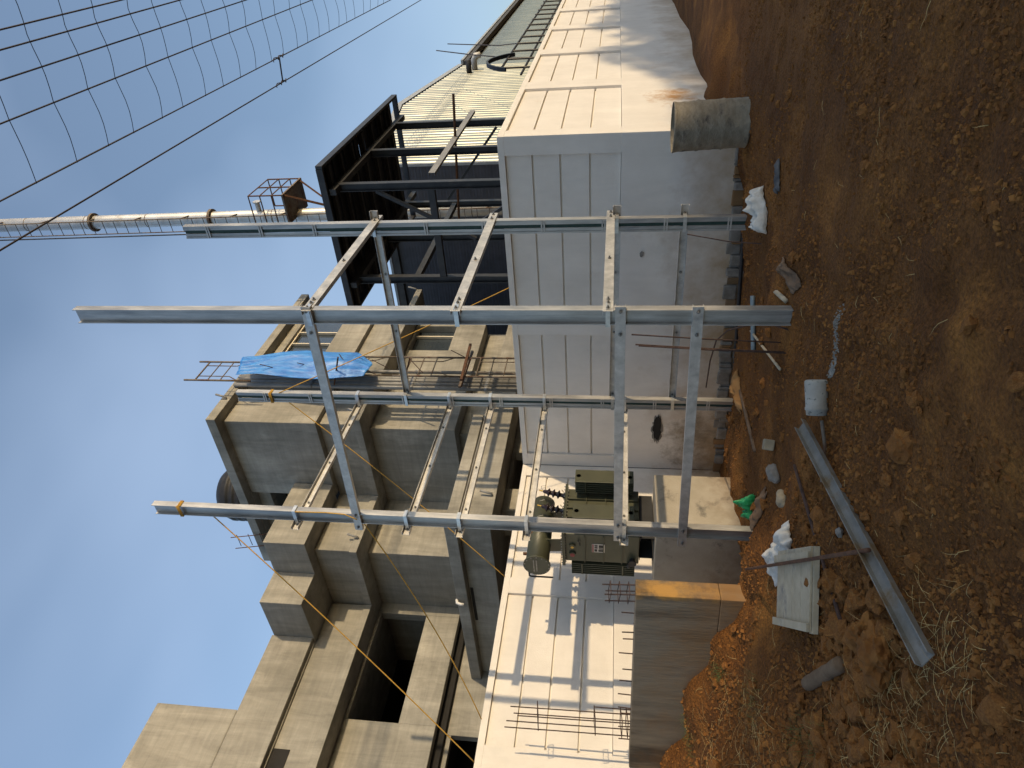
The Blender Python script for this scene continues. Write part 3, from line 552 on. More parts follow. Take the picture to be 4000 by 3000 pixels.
# ------------------------------------------------------------------ galvanised steel frame (four columns)
fr = thing('gantry', (6.85, 4.7, 0), 'galvanised four-column steel gantry in front of the white walls', 'steel frame')
COLS = {'A': (5.74, 3.32, 7.20), 'B': (5.76, 6.235, 7.49), 'C': (8.10, 6.14, 7.40), 'D': (8.10, 3.40, 7.27)}
WEB, FL = 0.165, 0.085
for k in 'AB':
    x, y, z = COLS[k]; ibeam_v(x, y, -0.6, z, WEB, FL, .007, .010).build('column', 'galv', fr, bevel=0.0015)
for k in 'CD':
    x, y, z = COLS[k]
    m = MB(); 
    for s_ in (-1, 1):
        m.box(x-FL/2, x+FL/2, y+s_*WEB/2-.004, y+s_*WEB/2+.004, -.6, z)
        m.box(x-FL/2+.012, x-FL/2+.018, y+s_*.024, y+s_*(WEB/2-.005), -.6, z)
        m.box(x-FL/2+.0005, x-FL/2+.011, y+s_*(WEB/2-.017), y+s_*(WEB/2-.0045), -.6, z)
    c_ = m.build('column', 'galv', fr)
    bx(x-FL/2+.022, x-.006, y-.023, y+.023, -.6, z-.002).build('inner_strip', 'greenstripe', c_)
    zz = 0.2
    while zz < z-.05:
        for dz in (0, .032): bx(x-FL/2-.006, x-FL/2-.0008, y-WEB/2+.002, y+WEB/2-.002, zz+dz, zz+dz+.018).build('batten', 'galv_h', c_)
        zz += 0.745
CH, CF, CT = 0.10, 0.05, 0.006
def beam(p, q, side, bolts, bd, name='beam'):
    o = chan(p, q, CH, CF, CT, side).build(name, 'galv_h', fr, bevel=0.001)
    p, q = Vector(p), Vector(q); L = (q-p).length; d = (q-p)/L
    for s_ in bolts:
        m = MB(); hexbolt(m, p+d*(s_ if s_ >= 0 else L+s_), bd); m.build('bolt', 'bolt', o)
    return o
XA = 5.74-FL/2-.008
for z, z2, y1 in ((4.61, 4.72, 6.43), (1.52, 1.486, 6.41), (0.815, 0.735, 6.45)): beam((XA, 3.20, z), (XA+.02, y1, z2), (1, 0, 0), (.05, .30, -.06, -.27), (-1, 0, 0))
YA = 3.32-WEB/2-.004
for z, z2 in ((4.60, 4.62), (3.09, 3.10), (1.635, 1.63)): beam((5.66, YA-.006, z), (8.30, YA+.07, z2), (0, 1, 0), (.06, .24, -.06, -.20, 1.2), (0, -1, 0))
BCZ = [(5.53, 5.42), (4.08, 3.99), (3.41, 3.365), (2.58, 2.56), (1.415, 1.397)]
for za, zb_ in BCZ: beam((5.62, 6.38, za), (8.20, 6.275, zb_), (0, -1, 0), (.45, 1.2, 2.0), (0, -1, 0))
XC = 8.10+FL/2+.058
DCZ = [(4.64, 4.66), (1.555, 1.57), (0.745, 0.72)]
for za, zb_ in DCZ: beam((XC, 3.20, za), (XC-.01, 6.3, zb_), (-1, 0, 0), (.9, 1.8), (-1, 0, 0))
def clamp(x, y, z, dirn):
    m = MB(); e = .006
    x0, x1, y0, y1 = x-FL/2-.008, x+FL/2+.008, y-WEB/2-.008, y+WEB/2+.008
    if dirn == 'y':      # strap round the -x face, ends running on to +y
        m.box(x0-e, x0, y0-e, y1+.075, z-.022, z+.022); m.box(x0, x1, y0-e, y0-.001, z-.022, z+.022); m.box(x0-.0, x0+.05, y1+.068, y1+.075, z-.022, z+.022)
    else:
        m.box(x0-e, x0, y0-e, y1+e, z-.022, z+.022); m.box(x0, x1+.055, y0-e, y0-.001, z-.022, z+.022)
    o = m.build('clamp', 'strap', fr)
    mb = MB(); hexbolt(mb, (x0-e, y1+.045, z) if dirn == 'y' else (x1+.03, y0-e, z), (-1, 0, 0) if dirn == 'y' else (0, -1, 0), .010, .022); mb.build('bolt', 'bolt', o)
for za, zb_ in BCZ: clamp(COLS['B'][0], COLS['B'][1], za, 'y'); clamp(COLS['C'][0], COLS['C'][1], zb_, 'y')
for za, zb_ in DCZ: clamp(COLS['D'][0], COLS['D'][1], za, 'x'); clamp(COLS['C'][0], COLS['C'][1], zb_, 'x')
for z in (4.60, 3.09, 1.635): clamp(COLS['A'][0], COLS['A'][1], z, 'x')

# ------------------------------------------------------------------ guy ropes
def rope(name, label, a, c, sag, r=0.0075, mat='rope', group=None, n=24, cat='rope'):
    a, c = Vector(a), Vector(c); pts = [a+(c-a)*(i/n)-Vector((0, 0, sag*4*(i/n)*(1-i/n))) for i in range(n+1)]
    o = MB().tube(pts, r, 6).build(name, mat, None, smooth=True, origin=a); tag(o, label, cat, group); return o
rope('guy_rope', 'yellow guy rope from the left column top down past the dark window', (5.76, 6.33, 6.72), (4.217, 9.0, 3.25), .06, group='yellow guy ropes')
rope('guy_rope', 'yellow guy rope from the left column middle to the sunlit wall', (5.76, 6.33, 4.67), (4.785, 9.0, 3.25), .10, group='yellow guy ropes')
rope('guy_rope', 'yellow guy rope from the slotted back-left column to the sunlit wall', (8.06, 6.23, 6.56), (7.156, 9.0, 3.25), .08, group='yellow guy ropes')
rope('guy_rope', 'yellow guy rope from the slotted back-left column across the shaded wall top', (8.06, 6.05, 6.68), (9.85, 5.19, 3.25), .04, group='yellow guy ropes')
def knot(x, y, z, lab):
    m = MB()
    for k in range(3):
        zz = z+k*.016; a, c = FL/2+.008, WEB/2+.008
        m.tube([(x-a, y-c, zz), (x+a, y-c, zz+.004), (x+a, y+c, zz+.008), (x-a, y+c, zz+.012), (x-a, y-c, zz+.016)], .008, 6)
    tag(m.build('rope_knot', 'rope', None, smooth=True, origin=(x, y, z)), lab, 'rope', 'rope knots on the columns')
knot(5.76, 6.235, 7.08, 'yellow rope loops tied round the left column top'); knot(8.10, 6.14, 6.80, 'yellow rope loops tied round the slotted back-left column')
MB().tube([(5.70, 6.14, 5.50), (5.70, 6.13, 5.1), (5.695, 6.14, 4.85), (5.69, 6.22, 4.70)], .008, 6).build('rope_tail', 'rope', fr)

# ------------------------------------------------------------------ transformer on its plinth
pl = MB().box(6.50, 7.44, 6.92, 8.08, -0.6, 0.965).build('concrete_plinth', 'plinth', None, bevel=0.012, origin=(6.86, 7.36, -0.3)); tag(pl, 'concrete plinth block carrying the olive transformer', 'plinth')
tf = thing('transformer', (7.05, 7.5, 0.97), 'olive green oil transformer with brown bushings and round conservator', 'transformer')
X0, X1, Y0, Y1, Z0, Z1 = 6.61, 7.50, 7.32, 7.88, 1.17, 2.20
bx(X0, X1, Y0, Y1, Z0, Z1).build('tank', 'olive', tf, bevel=0.012)
bx(X0-.05, X1+.05, Y0-.05, Y1+.05, Z1+.002, Z1+.022).build('lid_flange', 'olive', tf); bx(X0-.05, X1+.05, Y0-.05, Y1+.05, Z1+.024, Z1+.042).build('lid', 'olive', tf)
mbolt = MB()
for k in range(11): mbolt.tube([(X0-.028, Y0+.02+k*.052, Z1-.012), (X0-.028, Y0+.02+k*.056, Z1+.058)], .008, 6)
for k in range(14): mbolt.tube([(X0+.02+k*.066, Y0-.028, Z1-.012), (X0+.02+k*.068, Y0-.028, Z1+.058)], .008, 6)
mbolt.build('lid_bolts', 'bolt', tf)['kind'] = 'stuff'
for zz in (1.40, 1.66, 1.92): bx(X0-.022, X0-.0005, Y0+.02, Y1-.0, zz, zz+.010).build('stiffener', 'olive', tf); 
for zz in (1.36, 1.64, 1.92): bx(X0+.02, X1-.02, Y0-.035, Y0-.0005, zz, zz+.010).build('stiffener', 'olive', tf)
for xx in (6.90, 7.08, 7.26): bx(xx, xx+.010, Y0-.034, Y0-.0006, Z0+.01, Z1-.01).build('stiffener', 'olive', tf)
def radiator(x0, x1, y0, y1, z0, z1, along, nf, rails):
    r = thing_part = MB()
    for k in range(nf):
        f = k/(nf-1)
        if along == 'y': yy = y0+(y1-y0-.014)*f; r.box(x0, x1, yy, yy+.014, z0, z1)
        else: xx = x0+(x1-x0-.014)*f; r.box(xx, xx+.014, y0, y1, z0, z1)
    o = r.build('radiator', 'olive', tf, bevel=0.004)
    m = MB()
    for zz in (z0+.05, z1-.05): m.tube([((x0+x1)/2, y0-.0, zz), ((x0+x1)/2, y1+.10 if rails > 0 else y1, zz)] if rails > 0 else [((x0+x1)/2, y0-.10, zz), ((x0+x1)/2, y1, zz)], .034, 10)
    m.build('header', 'olive', o, smooth=True)
    m = MB()
    for zz in (z0+.16, z1-.16): m.box(x0-.006, x0-.0005, y0+.001, y1-.001, zz, zz+.018)
    m.build('tie_strip', 'olive', o)
radiator(7.32, 7.58, 7.00, 7.22, 1.25, 2.09, 'y', 6, 1)
radiator(6.62, 6.88, 7.00, 7.22, 1.25, 2.09, 'y', 6, 1)
radiator(6.62, 6.88, 7.95, 8.17, 1.22, 2.12, 'y', 6, -1)
radiator(7.20, 7.46, 7.95, 8.17, 1.22, 2.12, 'y', 6, -1)
cY, cZ, cRr = 7.71, 2.585, 0.165
con = MB().tube([(6.37, cY, cZ), (7.56, cY, cZ)], cRr, 32).build('conservator', 'olive', tf, smooth=False)
for p in con.data.polygons: p.use_smooth = len(p.vertices) == 4
MB().tube([(6.345, cY, cZ), (6.368, cY, cZ)], cRr+.028, 32).build('end_cover', 'olive', con)
m = MB()
for k in range(14): a = 2*PI*k/14; m.tube([(6.335, cY+(cRr+.010)*math.cos(a), cZ+(cRr+.010)*math.sin(a)), (6.347, cY+(cRr+.010)*math.cos(a), cZ+(cRr+.010)*math.sin(a))], .009, 6)
m.box(6.338, 6.3445, cY-.12, cY+.12, cZ+.035, cZ+.050); m.box(6.338, 6.3445, cY-.115, cY+.115, cZ-.005, cZ+.012); m.build('cover_bolts', 'bolt', con)['kind'] = 'stuff'
for xx in (6.72, 7.25): MB().prism([(xx, cY-.14, Z1+.043), (xx, cY+.10, Z1+.043), (xx, cY+.13, cZ-.06), (xx, cY-.13, cZ-.08)], (.012, 0, 0)).build('support_bracket', 'olive', tf)
MB().tube([(6.36, cY+.17, cZ+.12), (6.36, cY+.235, cZ+.12), (6.36, cY+.25, cZ+.09), (6.36, cY+.25, cZ-.22)], .012, 8).build('sight_pipe', 'black', tf, smooth=True)
MB().tube([(6.55, cY, cZ+cRr-.01), (6.55, cY, cZ+cRr+.05)], .022, 8).build('filler_cap', 'rust', tf)
for i, (xx, yy) in enumerate(((6.84, 7.44), (7.15, 7.44), (7.46, 7.44))):
    b0 = Vector((xx, yy, Z1+.04)); ax_ = Vector((.10, -.16, 1)).normalized()
    prof_ = [(0, .046), (.03, .046), (.05, .030), (.075, .030)]
    for k in range(3): q = .09+k*.075; prof_ += [(q, .032), (q+.016, .066), (q+.024, .066), (q+.045, .032)]
    prof_ += [(.33, .026), (.35, .018)]
    MB().tube([b0+ax_*h_ for h_, r_ in prof_], [r_ for h_, r_ in prof_], 18).build('bushing', 'porcelain', tf, smooth=True)
    bo = MB(); bo.tube([b0+ax_*.345, b0+ax_*.41], .010, 8); bo.build('terminal', 'brass', tf)
    MB().tube([b0+ax_*.36, b0+ax_*.36+Vector((.05, -.05, .02)), b0+ax_*.36+Vector((.06, -.07, -.06))], .004, 6).build('arcing_horn', 'bolt', tf)
    MB().tube([b0+Vector((0, -.05, .01)), b0+Vector((.03, -.10, .06))], .005, 6).build('arcing_horn', 'brass', tf)
MB().tube([(6.85, 7.40, 2.58), (6.6, 7.42, 2.72), (6.72, 7.3, 2.62), (6.95, 7.35, 2.35), (6.85, 7.35, 2.2)], .003, 5).build('loose_wire', 'copper', tf)
pt = bx(X0-.008, X0-.001, 7.50, 7.665, 1.645, 1.825).build('name_plate', 'plate', tf)
def rc(y0, y1, z0, z1, mat, nm='plate_print'): bx(X0-.0095, X0-.0082, y0, y1, z0, z1).build(nm, mat, pt)
rc(7.505, 7.66, 1.80, 1.82, 'redpaint')
for (a, c, d, e) in ((7.515, 7.545, 1.745, 1.79), (7.555, 7.585, 1.745, 1.79), (7.60, 7.65, 1.75, 1.79), (7.515, 7.57, 1.66, 1.73), (7.58, 7.60, 1.66, 1.73), (7.61, 7.65, 1.66, 1.735)): rc(a, c, d, e, 'black')
for (yy, zz, r_) in ((7.56, 2.10, .045), (7.72, 2.10, .05)): MB().tube([(X0, yy, zz), (X0-.03, yy, zz)], r_, 16).build('pocket_cover', 'olive', tf)
MB().tube([(X0-.031, 7.72, 2.10), (X0-.034, 7.72, 2.10)], .034, 16).build('gauge_face', 'redpaint', tf); MB().tube([(X0-.031, 7.56, 2.10), (X0-.034, 7.56, 2.10)], .022, 12).build('gauge_face', 'brass', tf)
m = MB(); m.tube([(X0, 7.80, 1.26), (X0-.06, 7.80, 1.26)], .04, 12); m.tube([(X0-.06, 7.80, 1.26), (X0-.075, 7.80, 1.26)], .058, 12); m.tube([(X0-.04, 7.84, 1.30), (X0-.04, 7.90, 1.31)], .03, 10); m.build('drain_valve', 'black', tf)
for yy in (7.36, 7.76): chan((X0+.02, yy, 1.07), (X1-.05, yy, 1.07), .19, .06, .01, (0, 1, 0)).build('base_channel', 'black', tf)
MB().tube([(X0-.01, 7.44, 2.02), (X0-.04, 7.44, 2.0), (X0-.04, 7.5, 1.99)], .01, 6).build('earth_lug', 'black', tf)

# ------------------------------------------------------------------ low concrete wall with starter bars
LW0, LW1 = Vector((4.75, 6.16, 0)), Vector((4.30, 8.96, 0)); ld_ = (LW1-LW0).normalized(); ln_ = Vector((ld_.y, -ld_.x, 0))
lw = thing('retaining_wall', (4.7, 7.5, -0.3), 'low stained concrete wall with rusty starter bars at the left', 'wall')
for (za, zb, ins) in ((-.5, .42, 0.0), (.424, 1.30, .004)):
    MB().prism([(LW0+ln_*ins).to_tuple()[:2]+(za,), (LW1+ln_*ins).to_tuple()[:2]+(za,), (LW1+ln_*.25).to_tuple()[:2]+(za,), (LW0+ln_*.25).to_tuple()[:2]+(za,)], (0, 0, zb-za)).build('pour_lift', 'rawcon', lw, bevel=0.008)
def onw(s_, d_, z): p = LW0+ld_*s_+ln_*d_; return (p.x, p.y, z)
def sbar(s_, d_, z1, lean=0.0): MB().tube([onw(s_, d_, 1.2), onw(s_+lean, d_, z1)], .007, 6).build('starter_bar', 'rebar', lw)
for k in range(11): sbar(.42+k*.205+rnd.uniform(-.02, .02), .12+rnd.uniform(-.06, .06), 1.43+rnd.uniform(-.02, .03), rnd.uniform(-.02, .02))
for d_ in (.05, .20):
    for s_ in (.04, .13): sbar(s_, d_, 1.64+rnd.uniform(-.03, .03), .02)
for zz in (1.36, 1.46, 1.56): MB().tube([onw(.02, .03, zz), onw(.16, .03, zz+.02), onw(.16, .22, zz+.03), onw(.02, .22, zz+.01), onw(.02, .03, zz)], .005, 5).build('stirrup', 'rebar', lw)
for i, (s_, z1) in enumerate(((2.05, 2.72), (2.10, 2.78), (2.20, 2.82), (2.26, 2.70), (2.32, 2.85))): sbar(s_, .06+.13*(i % 2), z1, .03)
for zz in (1.33, 1.40, 1.72, 2.42): MB().tube([onw(2.03, .03, zz), onw(2.32, .03, zz), onw(2.32, .22, zz+.02), onw(2.03, .22, zz+.02), onw(2.03, .03, zz)], .006, 5).build('stirrup', 'rebar', lw)
sbar(1.93, .12, 1.74, .0)

# ------------------------------------------------------------------ overhead wires
nt_ = thing('guard_net', (10, 1.8, 9.0), 'dark wire guard net strung overhead at the upper right', 'wire net')
NY = [0.93, 1.13, 1.43, 1.86, 2.63]
def netz(y): return 9.0
for y in NY:
    for dz, r_ in ((0, .011), (.05, .005)):
        if y == .93 and dz: continue
        MB().tube([(x, y-.004*(x-8)*(1 if y < 2 else 0)+(.012*dz*20), 9.0+dz+.012*math.sin(x*4)*(dz > 0)) for x in range(-6, 90, 2)], r_, 6).build('line_wire', 'wire', nt_)
for k in range(46):
    x = 4.97+.745*k+rnd.uniform(-.05, .05); sg = rnd.uniform(.02, .07); m = MB()
    m.tube([(x+.05*(2.6-y)-.0*y, y, 9.0-.03-sg*math.sin(PI*((y-1.86) % .77)/.77)) for y in [.4+.1595*i for i in range(15)]], .0052, 5); m.build('cross_wire', 'wire2', nt_)
cw = thing('overhead_cable', (10, 3.12, 9), 'single overhead cable tied to the guard net by a spiral spacer', 'cable')
MB().tube([(x, 3.12, 9.0) for x in range(-6, 90, 4)], .013, 8).build('conductor', 'wire', cw, smooth=True)
MB().tube([(15.9, 2.64, 8.99), (15.8, 3.12, 9.0)], .016, 6).build('spacer_rod', 'wire', cw)
for yy, xx in ((2.63, 15.95), (3.12, 15.8)): MB().tube([(xx-.35+.05*i, yy+.034*math.cos(i*1.25), 9.0+.034*math.sin(i*1.25)) for i in range(13)], .011, 6).build('spiral_tie', 'wire', cw)
# ------------------------------------------------------------------ things lying on the ground
def gpt(x, y, dz=0.0): return Vector((x, y, gh(x, y)+dz))
# drum
dr = thing('steel_drum', (8.93, 2.47, gh(8.93, 2.47)), 'cement-caked open steel drum standing by the wall corner', 'drum')
n = 44; vs = []; zs = [(0, .285), (.015, .298), (.03, .290)]
for k in range(1, 28):
    z = .03+.83*k/28; r_ = .288+(.012 if abs(z-.30) < .018 or abs(z-.585) < .018 else 0)+.002*math.sin(z*60); zs.append((z, r_))
zs += [(.865, .296), (.880, .300), (.888, .294)]
zb = gh(8.93, 2.47)-.02
for z, r_ in zs:
    for k in range(n):
        a = 2*PI*k/n; dent = -.035*math.exp(-((a-3.75)/.35)**2-((z-.12)/.16)**2)+.006*noise.noise(Vector((math.cos(a)*2, math.sin(a)*2, z*4)))
        rr_ = r_+dent; lean = -.045*z
        vs.append((8.93+rr_*math.cos(a)+lean*.8, 2.47+rr_*math.sin(a)-lean*.6, zb+z))
m = MB(); N_ = len(zs); m.add(vs, [(i*n+k, i*n+(k+1) % n, (i+1)*n+(k+1) % n, (i+1)*n+k) for i in range(N_-1) for k in range(n)]+[tuple(range(n))])
o = m.build('shell', 'drum', dr, smooth=True); o.modifiers.new('thick', 'SOLIDIFY').thickness = 0.006
MB().tube([(8.90, 2.49, zb+.02), (8.90, 2.49, zb+.25)], .225, 24).build('contents', 'clod', dr)

def cloth(name, label, cat, mat, outline, hgt, seed, nu=34, nv=22, group=None):
    """crumpled sheet: outline = (centre, length axis, width axis) on the ground"""
    c, a, bv = outline; q = random.Random(seed); vs = []
    a, bv = Vector(a+(0,)), Vector(bv+(0,))
    for j in range(nv+1):
        for i in range(nu+1):
            u, v = i/nu*2-1, j/nv*2-1
            wob = 1+.22*noise.noise(Vector((u*2.2+seed, v*2.2, seed*.7)))
            p = Vector((c[0], c[1], 0))+a*u*wob+bv*v*(.75+.35*noise.noise(Vector((u*1.7, seed, 2)))+.15*u)
            e = max(0, 1-max(abs(u), abs(v))**4)
            rid = .35+.9*noise.noise(Vector((u*1.6+seed, v*1.6, 4)))+.45*(1-2*abs(noise.noise(Vector((u*2.4+seed, v*2.4, 9)))))
            z = gh(p.x, p.y)+.012+hgt*e*max(.05, .15+.85*rid)+.012*noise.noise(Vector((u*4, v*4, seed)))+.10*hgt*(1-3*abs(noise.noise(Vector((u*5.5+2*v+seed, v*2.2, 3)))))*e
            vs.append((p.x, p.y, z))
    m = MB(); m.add(vs, [(j*(nu+1)+i, j*(nu+1)+i+1, (j+1)*(nu+1)+i+1, (j+1)*(nu+1)+i) for j in range(nv) for i in range(nu)])
    o = m.build(name, mat, None, smooth=True, origin=(c[0], c[1], gh(*c))); tag(o, label, cat, group); o.modifiers.new('thick', 'SOLIDIFY').thickness = 0.005; return o
cloth('plastic_sack', 'crumpled white sack against the foot of the right column', 'sack', 'sack', ((7.42, 2.98), (-.16, .19), (.12, .06)), .20, 3)
cloth('plastic_sack', 'torn white woven sack by the foot of the left column', 'sack', 'sack', ((4.44, 5.02), (.06, .33), (-.13, .07)), .13, 8)
cloth('plastic_bag', 'bright green plastic bag against the concrete plinth', 'bag', 'green', ((5.98, 6.02), (-.05, .15), (.07, .04)), .20, 5, 26, 18)
cloth('cloth_rag', 'muddy grey cloth scrap near the front column', 'rag', 'rag', ((5.93, 3.00), (-.22, .04), (.07, .09)), .05, 11)
cloth('plastic_scrap', 'dark crumpled plastic strip lying on the soil by the drum', 'scrap', 'blackcloth', ((6.94, 2.44), (-.10, .13), (.04, .03)), .04, 13, 24, 14)
cloth('cardboard_scrap', 'crumpled brown cardboard beside the slotted back-left column', 'cardboard', 'card', ((7.68, 5.58), (-.34, .08), (.06, .10)), .10, 17)
cloth('cloth_rag', 'brown muddy rag between the plinth and the left column', 'rag', 'rag', ((5.40, 5.46), (-.08, .20), (.10, .04)), .07, 19)
# formwork panel
fp = thing('formwork_panel', (3.78, 4.65, .05), 'pale wooden formwork panel lying on the soil', 'panel')
e0, e1, e2 = Vector((4.22, 4.77, 0)), Vector((3.63, 4.03, 0)), Vector((3.83, 5.25, 0))
def fz(p, dz): return Vector((p.x, p.y, ghs(3.78, 4.65)+.045+.03*(p.y-4.65)+dz))
uu = e1-e0; vv = e2-e0
for k in range(4):
    a = e0+uu*(.02+.245*k); c = a+uu*.235
    MB().prism([fz(a, .045), fz(c, .045), fz(c+vv, .045), fz(a+vv, .045)], (0, 0, .018)).build('board', 'wood', fp, bevel=.003)
for s_ in (.06, .90): a = e0+vv*s_; MB().prism([fz(a-uu*.02, .064), fz(a+uu*1.0, .064), fz(a+uu*1.0+vv*.10, .064), fz(a-uu*.02+vv*.10, .064)], (0, 0, .022)).build('batten', 'wood', fp, bevel=.003)
MB().prism([fz(e1-uu*.07, .0), fz(e1+uu*.005, .0), fz(e1+vv*1.02+uu*.005, .0), fz(e1+vv*1.02-uu*.07, .0)], (0, 0, .043)).build('edge_batten', 'wood', fp, bevel=.003)
MB().prism([fz(e0, .0), fz(e0+uu*.08, .0), fz(e0+vv+uu*.08, .0), fz(e0+vv, .0)], (0, 0, .043)).build('edge_batten', 'wood', fp, bevel=.003)
# loose channel
a_, c_ = Vector((4.49, 3.59, .0)), Vector((2.13, 3.13, .0))
a_.z = gh(4.49, 3.59)+.085; c_.z = gh(2.13, 3.13)+.065
tag(chan(a_, c_, .095, .042, .006, Vector((.08, -.42, .9)).normalized()).build('steel_channel', 'dustychan', None, origin=a_), 'loose galvanised channel lying across the soil', 'steel channel')
def lay(name, label, cat, mat, p, q, r, dz=.02, n=8, bend=0.0, group=None, segs=10):
    pts = []
    for i in range(segs+1):
        f = i/segs; x = p[0]+(q[0]-p[0])*f; y = p[1]+(q[1]-p[1])*f+bend*math.sin(PI*f)
        pts.append(Vector((x, y, 0)))
    z0, z1 = ghs(p[0], p[1])+dz, ghs(q[0], q[1])+dz
    zmax = max([gh(v.x, v.y)-(z0+(z1-z0)*i/segs) for i, v in enumerate(pts)])
    for i, v in enumerate(pts): v.z = z0+(z1-z0)*i/segs+max(0, zmax)*.6
    rs_ = [r*(1+.16*noise.noise(Vector((i*.9, r*50, 4)))) for i in range(len(pts))] if r > .05 else r
    o = MB().tube(pts, rs_, n).build(name, mat, None, smooth=True, origin=pts[0]); return tag(o, label, cat, group)
lay('rusty_bar', 'rusty bar lying across the formwork panel and the loose channel', 'bar', 'rust', (4.72, 5.62), (2.89, 3.22), .014, .10)
lay('ribbed_rod', 'brown ribbed rod on the soil beside the formwork panel', 'rod', 'rebar', (4.58, 4.10), (3.00, 4.08), .014, .025)
lay('wood_stick', 'thin pale stick on the soil near the upright bars', 'stick', 'wood', (7.31, 4.44), (5.62, 3.83), .014, .04)
lay('flat_batten', 'pale blue batten half buried behind the front column', 'batten', 'paleblue', (7.39, 4.01), (7.03, 4.54), .030, .04, 4)
lay('wood_offcut', 'short pale wood offcut at the foot of the front column', 'wood', 'wood', (6.23, 3.34), (5.84, 3.22), .03, .03, 4, segs=3)
lay('buried_pipe', 'black plastic pipe in the trench along the shaded wall', 'pipe', 'black', (9.38, 3.6), (9.28, 8.4), .028, .0, 10, .12, segs=24)
lay('muddy_log', 'muddy stub of log lying in the earth at the left', 'log', 'roottube', (3.12, 4.97), (2.86, 4.30), .052, .03, 12)
lay('wood_strip', 'long dark board edge half buried along the trench', 'board', 'rag', (7.7, 5.55), (6.2, 5.35), .025, .0, 4)
tag(MB().tube([gpt(4.22, 3.33, .05), gpt(4.12, 3.50, .03), gpt(3.98, 3.72, .03)], .013, 8).build('handle_rod', 'scaf', None, origin=gpt(4.3, 3.4)), 'short grey rod sticking out from the white bucket', 'rod')
# three upright bars
for i, (x, y, zt, dx, dy) in enumerate(((5.62, 3.66, 1.33, .28, .10), (5.70, 3.70, 1.36, .24, .07), (5.80, 3.66, 1.40, .20, .03))):
    o = MB().tube([(x, y, -.25), (x+dx*.5, y+dy*.5, zt*.5), (x+dx, y+dy, zt)], .008, 6).build('upright_bar', 'rebar', None, smooth=True, origin=(x, y, 0))
    tag(o, ('leftmost', 'middle', 'rightmost')[i]+' of three rusty bars sticking up beside the front column', 'bar', 'upright rusty bars')
pts = [(5.70, 3.46, -.05), (5.9, 3.5, .12), (6.2, 3.70, .26), (6.6, 4.0, .36), (7.0, 4.38, .40), (7.5, 5.0, .36), (8.0, 5.77, .29)]
tag(MB().tube(pts, .009, 6).build('bent_bar', 'rebar', None, smooth=True, origin=pts[0]), 'bent rusty bar arching from the front column towards the wall', 'bar')
tag(MB().tube([(7.95, 3.48, .72), (7.55, 3.40, .3), (7.35, 3.35, -.1)], .007, 6).build('thin_bar', 'rebar', None, origin=(7.5, 3.4, 0)), 'thin rusty bar leaning on the right column above the sack', 'bar')
# bucket on its side with spilt cement
bk = thing('plastic_bucket', gpt(4.33, 3.20), 'white speckled bucket tipped on its side', 'bucket')
zb = gh(4.33, 3.20)+.074; a = Vector((4.40, 3.09, zb)); c = Vector((4.26, 3.31, zb-.008)); d = (c-a).normalized()
MB().tube([a, a+d*.010, a+d*.016, a+d*.20, a+d*.205, a+d*.222, a+d*.226, c], [.072, .082, .084, .076, .081, .081, .075, .072], 28, caps=True).build('body', 'bucket', bk, smooth=True)
m = MB(); vs = []; q = random.Random(4)
pwd = [(4.52, 3.08), (4.62, 2.92), (4.66, 2.75)]
def mound(m, cx_, cy_, rx, ry, h, seed, n=26, rings=7):
    vs = [(cx_, cy_, gh(cx_, cy_)+h)]; fs = []
    for j in range(1, rings+1):
        f = j/rings
        for k in range(n):
            an = 2*PI*k/n; ir = 1+.35*noise.noise(Vector((math.cos(an)*1.5+seed, math.sin(an)*1.5, seed)))
            x, y = cx_+rx*f*ir*math.cos(an), cy_+ry*f*ir*math.sin(an)
            vs.append((x, y, gh(x, y)+h*(1-f*f)*(1+.5*noise.noise(Vector((x*20, y*20, 3))))-.004*(j == rings)))
    for k in range(n): fs.append((0, 1+k, 1+(k+1) % n))
    for j in range(rings-1):
        for k in range(n): fs.append((1+j*n+k, 1+(j+1)*n+k, 1+(j+1)*n+(k+1) % n, 1+j*n+(k+1) % n))
    return m.add(vs, fs)
q = random.Random(44); m = MB()
mound(m, 4.36, 2.96, .05, .09, .012, 2)
for _ in range(420):
    f = q.random()**1.4; x, y = 4.36+.12*f+q.gauss(0, .018+.02*f), 2.98-.42*f+q.gauss(0, .05); r_ = .003+.007*q.random()
    m.tube([gpt(x, y, -.001), gpt(x, y, r_*1.2)], [r_, r_*.5], 5)
tag(m.build('spilt_cement', 'powder', None, origin=(4.45, 3.0, 0)), 'pale cement powder spilt beside the tipped bucket', 'powder', kind='stuff')

